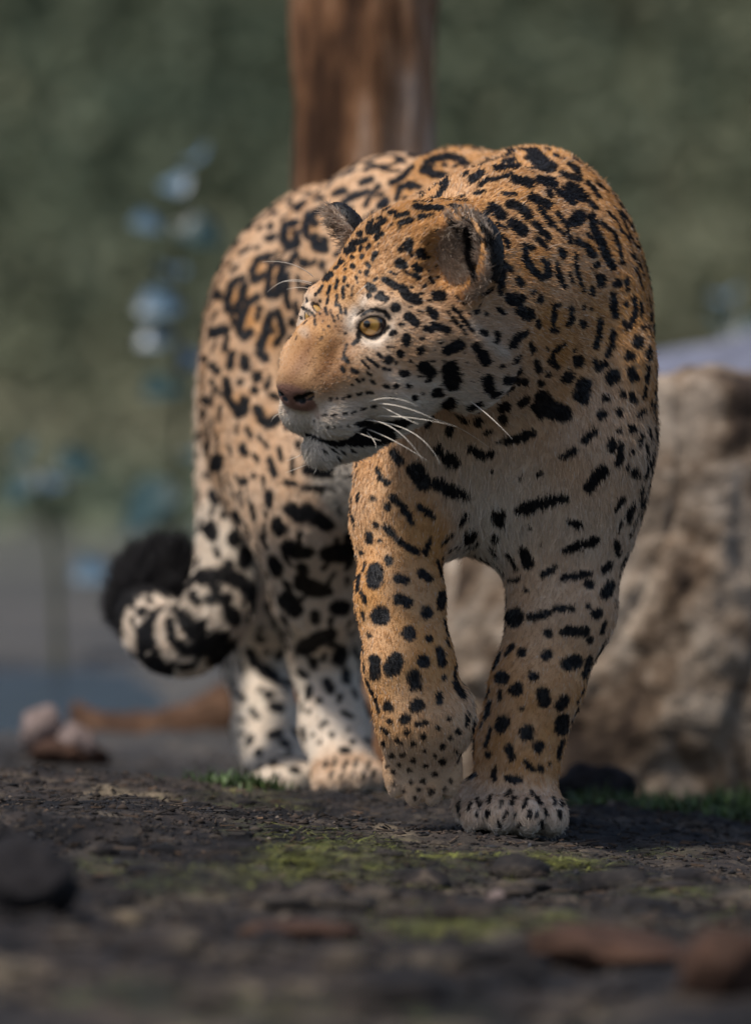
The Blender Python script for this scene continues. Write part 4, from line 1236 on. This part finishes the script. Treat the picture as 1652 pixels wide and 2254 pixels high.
# ------------------------------------------------------------------ stemmed plants with sky-tinted leaves
m_leafb, nd, lk, b = mat('sky_tinted_leaf', (.075, .125, .17), .35, .5)  # blue base colour stands in for sky reflected on glossy leaves
m_leafg, nd, lk, b = mat('dark_leaf', (.02, .045, .045), .4, .4)
m_stem, *_ = mat('plant_stem', (.06, .06, .03), .7, .2)
def leaf_mesh(L_, W_):
    vs = []; fs = []; n_ = 7
    for i in range(n_):
        t = i / (n_ - 1); w = W_ * math.sin(math.pi * (t * .92 + .04)) ** .8
        z = .12 * L_ * math.sin(t * math.pi)
        vs += [(-w, t * L_, z + w * .25), (0, t * L_, z), (w, t * L_, z + w * .25)]
    for i in range(n_ - 1):
        for j in range(2): fs.append((i * 3 + j, i * 3 + j + 1, i * 3 + 4 + j, i * 3 + 3 + j))
    return mesh_from('leaf', vs, fs)
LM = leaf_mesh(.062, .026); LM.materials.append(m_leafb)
LMG = leaf_mesh(.075, .03); LMG.materials.append(m_leafg)
def plant(stem_px, leaves, Y, label, seed, group=None):
    g = np.random.default_rng(seed)
    pts_ = [P(u, v, Y) for u, v in stem_px]
    root_ = pts_[0].copy(); root_[2] = gz(root_[0], root_[1]) - .02
    em_ = new_obj('plant', None); em_.location = root_
    cp = catmull([(root_, .008)] + [(p, .006 - .004 * i / len(pts_)) for i, p in enumerate(pts_[1:])], 6)
    vs = []; fs = []
    for q in cp:
        for j in range(7):
            an = 2 * math.pi * j / 7; vs.append(q[:3] - root_ + np.array([math.cos(an), math.sin(an), 0]) * q[3])
    for i in range(len(cp) - 1):
        for j in range(7): fs.append((i * 7 + j, i * 7 + (j + 1) % 7, i * 7 + 7 + (j + 1) % 7, i * 7 + 7 + j))
    st = new_obj('stem', mesh_from('stem', vs, fs), em_); st.data.materials.append(m_stem)
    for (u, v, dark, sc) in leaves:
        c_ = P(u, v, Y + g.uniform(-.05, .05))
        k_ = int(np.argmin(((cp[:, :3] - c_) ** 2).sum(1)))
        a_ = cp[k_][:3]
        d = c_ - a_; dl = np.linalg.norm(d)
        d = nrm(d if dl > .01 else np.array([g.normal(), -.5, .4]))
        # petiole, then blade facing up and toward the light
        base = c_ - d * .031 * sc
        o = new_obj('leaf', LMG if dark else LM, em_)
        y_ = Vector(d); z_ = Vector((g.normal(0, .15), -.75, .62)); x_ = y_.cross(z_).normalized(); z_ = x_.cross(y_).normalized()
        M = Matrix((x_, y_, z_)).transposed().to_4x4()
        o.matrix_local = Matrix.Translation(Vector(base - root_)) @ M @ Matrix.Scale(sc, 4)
        vs = []; e1 = nrm(np.cross(d, (0, 1, .2))); e2 = np.cross(e1, d)
        for q, r_ in ((a_, .0022), (base, .0016)):
            for j in range(5):
                an = 2 * math.pi * j / 5; vs.append(q - root_ + (e1 * math.cos(an) + e2 * math.sin(an)) * r_)
        pe = new_obj('petiole', mesh_from('petiole', vs, [(j, (j + 1) % 5, 5 + (j + 1) % 5, 5 + j) for j in range(5)]), em_); pe.data.materials.append(m_stem)
    tag(em_, label, 'plant', group)
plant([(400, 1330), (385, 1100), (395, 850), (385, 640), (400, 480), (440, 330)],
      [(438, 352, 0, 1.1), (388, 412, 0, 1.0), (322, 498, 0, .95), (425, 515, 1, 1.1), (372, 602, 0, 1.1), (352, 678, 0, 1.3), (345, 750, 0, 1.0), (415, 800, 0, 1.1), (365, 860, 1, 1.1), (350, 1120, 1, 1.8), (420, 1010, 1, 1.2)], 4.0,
      'tall leafy stem, leaves coloured blue-grey as if reflecting sky, rising behind the tail', 3)
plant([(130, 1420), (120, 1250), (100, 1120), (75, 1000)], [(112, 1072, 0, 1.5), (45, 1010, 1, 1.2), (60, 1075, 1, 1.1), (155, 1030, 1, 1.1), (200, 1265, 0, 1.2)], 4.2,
      'short leafy stem with one bright leaf coloured blue-grey as if reflecting sky, beside the dark pool', 4)
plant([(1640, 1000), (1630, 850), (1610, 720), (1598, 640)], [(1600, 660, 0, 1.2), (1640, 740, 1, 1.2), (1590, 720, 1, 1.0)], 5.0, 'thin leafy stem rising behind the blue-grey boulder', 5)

# ------------------------------------------------------------------ hillside greenery far behind (one mass)
def leaf_mass(n, seed):
    g = np.random.default_rng(seed)
    x = g.normal(0, 4.2, n).clip(-12, 12); y = np.where(g.random(n) < .2, g.uniform(11, 19, n), g.uniform(17.5, 36, n))
    clump = vnoise(x, y, 21, .5) + .6 * vnoise(x, y, 22, 1.3)
    keep = (clump > g.uniform(-2.2, -.2, n)) & (g.random(n) < np.maximum(sstep(11, 21, y), .03))
    x, y, clump = x[keep], y[keep], clump[keep]; n = len(x)
    z = ground_z(x, y, False) + g.uniform(0, 1, n) * (.10 + .12 * np.clip(clump + .3, 0, 1.3)) * np.maximum(sstep(6, 19, y), .2)
    c_ = np.stack([x, y, z], 1)
    s_ = g.uniform(.05, .11, n)
    a_ = g.normal(size=(n, 3)); a_ /= np.linalg.norm(a_, axis=1)[:, None]
    b_ = g.normal(size=(n, 3)); b_ -= a_ * (a_ * b_).sum(1)[:, None]; b_ /= np.linalg.norm(b_, axis=1)[:, None]
    vs = np.stack([c_ - a_ * s_[:, None], c_ + b_ * s_[:, None] * .45, c_ + a_ * s_[:, None], c_ - b_ * s_[:, None] * .45], 1).reshape(-1, 3)
    me_ = mesh_np('hillside_shrubs', vs, np.arange(4 * n), np.full(n, 4), False)
    t = vnoise(x, y, 31, .22) * .6 + .2 * g.normal(size=n) + .30 * sstep(-1.5, 1.2, x) - .1
    pal = np.array([(.076, .106, .074), (.112, .128, .080), (.165, .158, .096), (.215, .200, .145)])
    k_ = np.clip((t + 1) / 2 * 3, 0, 2.999); i_ = k_.astype(int); f_ = (k_ - i_)[:, None]
    col_ = pal[i_] * (1 - f_) + pal[i_ + 1] * f_
    ca_ = me_.color_attributes.new('tint', 'FLOAT_COLOR', 'POINT')
    ca_.data.foreach_set('color', np.repeat(np.c_[col_, np.ones(n)], 4, 0).astype(np.float32).ravel())
    o = new_obj('hillside_shrubs', me_)
    m_, nd, lk, b = mat('shrub_leaf', rough=.6, spec=.2)
    at_ = nd.new('ShaderNodeAttribute'); at_.attribute_name = 'tint'; lk.new(at_.outputs['Color'], b.inputs['Base Color'])
    me_.materials.append(m_)
    tag(o, 'dark green shrubs covering the hillside far behind', 'shrubs', kind='stuff')
leaf_mass(230000, 9)

# ------------------------------------------------------------------ soil crumbs, twigs, moss and grass
def scatter_xy(n, g, region):
    (x0, x1, y0, y1) = region
    return g.uniform(x0, x1, n), g.uniform(y0, y1, n)
def crumbs(n, seed):
    g = np.random.default_rng(seed)
    x, y = scatter_xy(n, g, (-.62, .62, -1.9, 1.6))
    cl_ = vnoise(x, y, 51, 6) + .5 * vnoise(x, y, 52, 17)
    keep = cl_ > g.uniform(-1.2, .5, n); x, y = x[keep], y[keep]; n = len(x)
    s_ = g.lognormal(math.log(.0019), .5, n).clip(.0008, .007)
    z = ground_z(x, y) + s_ * .05
    base = np.array([(1, 0, 0), (-1, 0, 0), (0, 1, 0), (0, -1, 0), (0, 0, .75), (0, 0, -.75)], float)
    tris = np.array([(0, 2, 4), (2, 1, 4), (1, 3, 4), (3, 0, 4), (2, 0, 5), (1, 2, 5), (3, 1, 5), (0, 3, 5)])
    an = g.uniform(0, 6.28, n); ca_, sa_ = np.cos(an), np.sin(an)
    B_ = base[None] * (1 + g.normal(0, .28, (n, 6, 1))) * np.stack([g.uniform(.7, 1.6, n), g.uniform(.6, 1.1, n), g.uniform(.5, 1, n)], 1)[:, None]
    X = np.stack([B_[..., 0] * ca_[:, None] - B_[..., 1] * sa_[:, None], B_[..., 0] * sa_[:, None] + B_[..., 1] * ca_[:, None], B_[..., 2]], -1)
    X = X * s_[:, None, None] + np.stack([x, y, z], 1)[:, None]
    F_ = (tris[None] + (np.arange(n) * 6)[:, None, None]).reshape(-1)
    me_ = mesh_np('soil_crumbs', X.reshape(-1, 3), F_, np.full(n * 8, 3), False)
    tone = g.lognormal(-.1, .45, n)
    pal = np.array([(.035, .029, .027), (.05, .036, .028), (.03, .03, .034), (.075, .06, .048)])[g.integers(0, 4, n)] * tone[:, None] * .6
    ca2 = me_.color_attributes.new('tint', 'FLOAT_COLOR', 'POINT')
    ca2.data.foreach_set('color', np.repeat(np.c_[pal, np.ones(n)], 6, 0).astype(np.float32).ravel())
    o = new_obj('soil_crumbs', me_)
    m_, nd, lk, b = mat('soil_crumb', rough=.85, spec=.2)
    at_ = nd.new('ShaderNodeAttribute'); at_.attribute_name = 'tint'; lk.new(at_.outputs['Color'], b.inputs['Base Color'])
    me_.materials.append(m_)
    tag(o, 'dark crumbs of soil strewn over the bank', 'soil', kind='stuff')
crumbs(70000, 1)
# larger clods in the near soil
g_ = np.random.default_rng(77)
def clods(n):
    vs = []; fs = []
    bm = bmesh.new(); bmesh.ops.create_icosphere(bm, subdivisions=2, radius=1)
    B0 = np.array([v.co[:] for v in bm.verts]); F0 = np.array([[v.index for v in f.verts] for f in bm.faces]); bm.free()
    x = g_.uniform(-.6, .6, n); y = np.where(g_.random(n) < .75, g_.uniform(-2.1, -.45, n), g_.uniform(-.45, .5, n))
    for i in range(n):
        if any((x[i] - fx) ** 2 + (y[i] - fy) ** 2 < .085 ** 2 for fx, fy in FEET): continue
        s_ = g_.lognormal(math.log(.010 if y[i] < -.45 else .0042), .5)
        nn_ = np.array([noise.fractal(Vector(b) * 1.4 + Vector((i * 3.1, 0, 0)), 1, 2, 3) for b in B0])
        X = B0 * (1 + .45 * nn_)[:, None] * np.array([g_.uniform(.8, 1.7), g_.uniform(.8, 1.4), g_.uniform(.35, .7)]) * min(s_, .035)
        fs.append(F0 + sum(len(v) for v in vs)); vs.append(X + np.array([x[i], y[i], gz(x[i], y[i])]))
    X = np.concatenate(vs); F_ = np.concatenate(fs)
    o = new_obj('soil_clods', mesh_np('soil_clods', X, F_.ravel(), np.full(len(F_), 3)))
    o.data.materials.append(ground.data.materials[0])
    tag(o, 'lumpy dark clods of earth on the near soil', 'soil', kind='stuff')
clods(650)

def blades(name, patches, label, cat_, seed, pal, wid=.0009):
    """patches: (x, y, radius_x, radius_y, count, length, lean)"""
    g = np.random.default_rng(seed)
    vs = []; cols = []; n_tot = 0
    for (x0, y0, rx, ry, n, ln, lean) in patches:
        if name == 'moss_strands': n = int(n * .55); ln = ln * 1.35; lean = lean + .35
        x = x0 + rx * g.normal(0, .5, n); y = y0 + ry * g.normal(0, .5, n)
        if name == 'moss_strands':                 # tufts and runners, not an even mat
            nc = max(5, n // 22); cx = x[:nc]; cy = y[:nc]; ci = g.integers(0, nc, n)
            x = cx[ci] + g.normal(0, .012, n); y = cy[ci] + g.normal(0, .02, n)
        z = ground_z(x, y) - .001
        L_ = ln * g.uniform(.5, 1.3, n); an = g.uniform(0, 6.28, n)
        dx, dy = np.cos(an), np.sin(an)
        le = np.clip(g.normal(lean, .2, n), .05, 1.5)
        p0_ = np.stack([x, y, z], 1)
        hd = np.stack([dx, dy, np.zeros(n)], 1)
        if name == 'moss_strands':
            an = g.normal(0, .55, n) + math.pi * g.integers(0, 2, n); dx, dy = np.cos(an), np.sin(an); hd = np.stack([dx, dy, np.zeros(n)], 1); L_ = L_ * 1.2
        vf = .38 if name == 'moss_strands' else 1.0
        p1_ = p0_ + (np.array([0, 0, vf]) * (1 - .4 * le)[:, None] + hd * (le * .5)[:, None]) * (L_ * .45)[:, None]
        p2_ = p1_ + (np.array([0, 0, 1]) * (.75 - le)[:, None] + hd * le[:, None]) * (L_ * .55)[:, None]
        p2_[:, 2] = np.maximum(p2_[:, 2], z + .002)
        sd2 = np.stack([-dy, dx, np.zeros(n)], 1) * (wid * g.uniform(.6, 1.4, n))[:, None]
        vs.append(np.stack([p0_ - sd2, p0_ + sd2, p1_ - sd2, p1_ + sd2, p2_], 1))
        c_ = np.array(pal)[g.integers(0, len(pal), n)] * g.lognormal(0, .25, n)[:, None]
        cols.append(c_)
    X = np.concatenate(vs); n = len(X); col_ = np.concatenate(cols)
    b0 = np.arange(n)[:, None] * 5
    loops = np.concatenate([b0 + np.array([0, 1, 3, 2, 2, 3, 4])], 0).ravel()
    me_ = mesh_np(name, X.reshape(-1, 3), loops, np.tile([4, 3], n), False)
    ca_ = me_.color_attributes.new('tint', 'FLOAT_COLOR', 'POINT')
    ca_.data.foreach_set('color', np.repeat(np.c_[col_, np.ones(n)], 5, 0).astype(np.float32).ravel())
    o = new_obj(name, me_)
    m_, nd, lk, b = mat(name + '_blade', rough=.5, spec=.3)
    at_ = nd.new('ShaderNodeAttribute'); at_.attribute_name = 'tint'; lk.new(at_.outputs['Color'], b.inputs['Base Color'])
    me_.materials.append(m_)
    tag(o, label, cat_, kind='stuff')
def G(u, v): return on_ground(u, v, 0)[:2]
def patch(u0, v0, rx, ry, n, ln, lean):
    q = G(u0, v0); return (q[0], q[1], rx, ry, n, ln, lean)
MOSS = [(.16, .18, .035), (.25, .26, .055), (.10, .11, .035), (.12, .12, .045)]
MOSS_P = [patch(520, 1775, .05, .10, 160, .035, .9), patch(620, 1830, .07, .12, 160, .018, .9), patch(700, 1855, .05, .07, 300, .022, .8), patch(760, 1880, .07, .10, 200, .02, .9), patch(850, 1870, .08, .10, 250, .02, 1.0),
        patch(980, 1890, .07, .08, 330, .022, 1.0), patch(1150, 1893, .035, .05, 300, .028, .8), patch(1240, 1905, .05, .05, 330, .030, 1.0), patch(1100, 1930, .10, .10, 200, .018, 1.0), patch(1500, 1965, .10, .05, 260, .018, 1.0),
        patch(560, 1925, .06, .10, 700, .024, .8), patch(660, 1880, .045, .12, 900, .034, .6), patch(780, 1925, .06, .10, 300, .018, .8), patch(850, 1925, .06, .10, 320, .02, .8), patch(230, 1920, .06, .10, 160, .016, .8), patch(360, 1945, .06, .1, 200, .015, .8),
        patch(1070, 2035, .08, .08, 900, .024, .8), patch(990, 2040, .10, .1, 300, .018, .8), patch(200, 2210, .10, .1, 300, .016, .8), patch(600, 2240, .10, .1, 260, .016, .8), patch(1000, 2250, .12, .1, 300, .016, .8), patch(1450, 1880, .06, .05, 120, .016, 1.0),
        patch(1560, 2030, .1, .2, 160, .015, .9)]
mw = np.zeros(len(gv))
for (x0, y0, rx, ry, n, ln, lean) in MOSS_P:
    mw = np.maximum(mw, min(1, n / 330) * np.exp(-((gv[:, 0] - x0) / (rx * .75)) ** 2 - ((gv[:, 1] - y0) / (ry * .75)) ** 2))
mw *= np.clip(.55 + .8 * vnoise(gv[:, 0], gv[:, 1], 61, 22) + .4 * vnoise(gv[:, 0], gv[:, 1], 62, 60), 0, 1)
mwa = ground.data.attributes.new('moss', 'FLOAT', 'POINT'); mwa.data.foreach_set('value', mw.astype(np.float32))
blades('moss_strands', MOSS_P,
       'yellow-green strands of moss creeping over the dark soil', 'moss', 2, MOSS, .0006)
GRASS = [(.04, .075, .02), (.06, .10, .025), (.045, .06, .022)]
def gp(u, v, y, rx, ry, n, ln, lean):
    q = P(u, v, y); return (q[0], y, rx, ry, n, ln, lean)
blades('grass', [gp(500, 1735, .50, .05, .10, 700, .035, .5), gp(560, 1740, .55, .04, .1, 260, .03, .5), gp(665, 1690, .95, .04, .1, 700, .06, .4), gp(840, 1700, .85, .07, .1, 700, .05, .4), gp(1000, 1720, .75, .07, .1, 600, .04, .4),
        gp(1380, 1740, .70, .10, .10, 900, .035, .5), gp(1480, 1720, .85, .10, .10, 900, .045, .5), gp(1600, 1780, .55, .09, .10, 1100, .030, .5), gp(1640, 1740, .7, .08, .1, 700, .05, .4), gp(1340, 1720, .75, .05, .08, 400, .04, .5)],
       'fresh green grass sprouting at the foot of the boulder and round the hind paws', 'grass', 3, GRASS, .0016)

def twigs(n, seed):
    """needles, bark slivers and bits of dead leaf lying flat"""
    g = np.random.default_rng(seed)
    x, y = scatter_xy(n, g, (-.6, .6, -1.6, .8))
    an = g.uniform(0, 6.28, n); L_ = g.lognormal(math.log(.011), .5, n).clip(.004, .045); w = g.uniform(.0006, .0022, n)
    d = np.stack([np.cos(an), np.sin(an), g.normal(0, .12, n)], 1); s_ = np.stack([-np.sin(an), np.cos(an), np.zeros(n)], 1)
    c_ = np.stack([x, y, ground_z(x, y) + .0025], 1)
    a_, b_ = c_ - d * L_[:, None] * .5, c_ + d * L_[:, None] * .5
    up = np.array([0, 0, 1.0])
    X = np.stack([a_ - s_ * w[:, None], a_ + s_ * w[:, None], a_ + up * w[:, None] * 1.2, b_ - s_ * w[:, None] * .6, b_ + s_ * w[:, None] * .6, b_ + up * w[:, None] * .8], 1)
    f = np.array([0, 3, 5, 2, 1, 2, 5, 4, 0, 1, 4, 3])
    loops = (np.arange(n)[:, None] * 6 + f).ravel()
    me_ = mesh_np('litter', X.reshape(-1, 3), loops, np.full(n * 3, 4), False)
    pal = np.array([(.04, .03, .024), (.07, .05, .036), (.03, .024, .02), (.11, .07, .045), (.06, .052, .046)])[g.integers(0, 5, n)] * g.lognormal(-.5, .35, n)[:, None]
    ca_ = me_.color_attributes.new('tint', 'FLOAT_COLOR', 'POINT')
    ca_.data.foreach_set('color', np.repeat(np.c_[pal, np.ones(n)], 6, 0).astype(np.float32).ravel())
    o = new_obj('litter', me_)
    m_, nd, lk, b = mat('litter_bits', rough=.8, spec=.2)
    at_ = nd.new('ShaderNodeAttribute'); at_.attribute_name = 'tint'; lk.new(at_.outputs['Color'], b.inputs['Base Color'])
    me_.materials.append(m_)
    tag(o, 'brown needles and bark slivers littering the soil', 'litter', kind='stuff')
twigs(2600, 6)
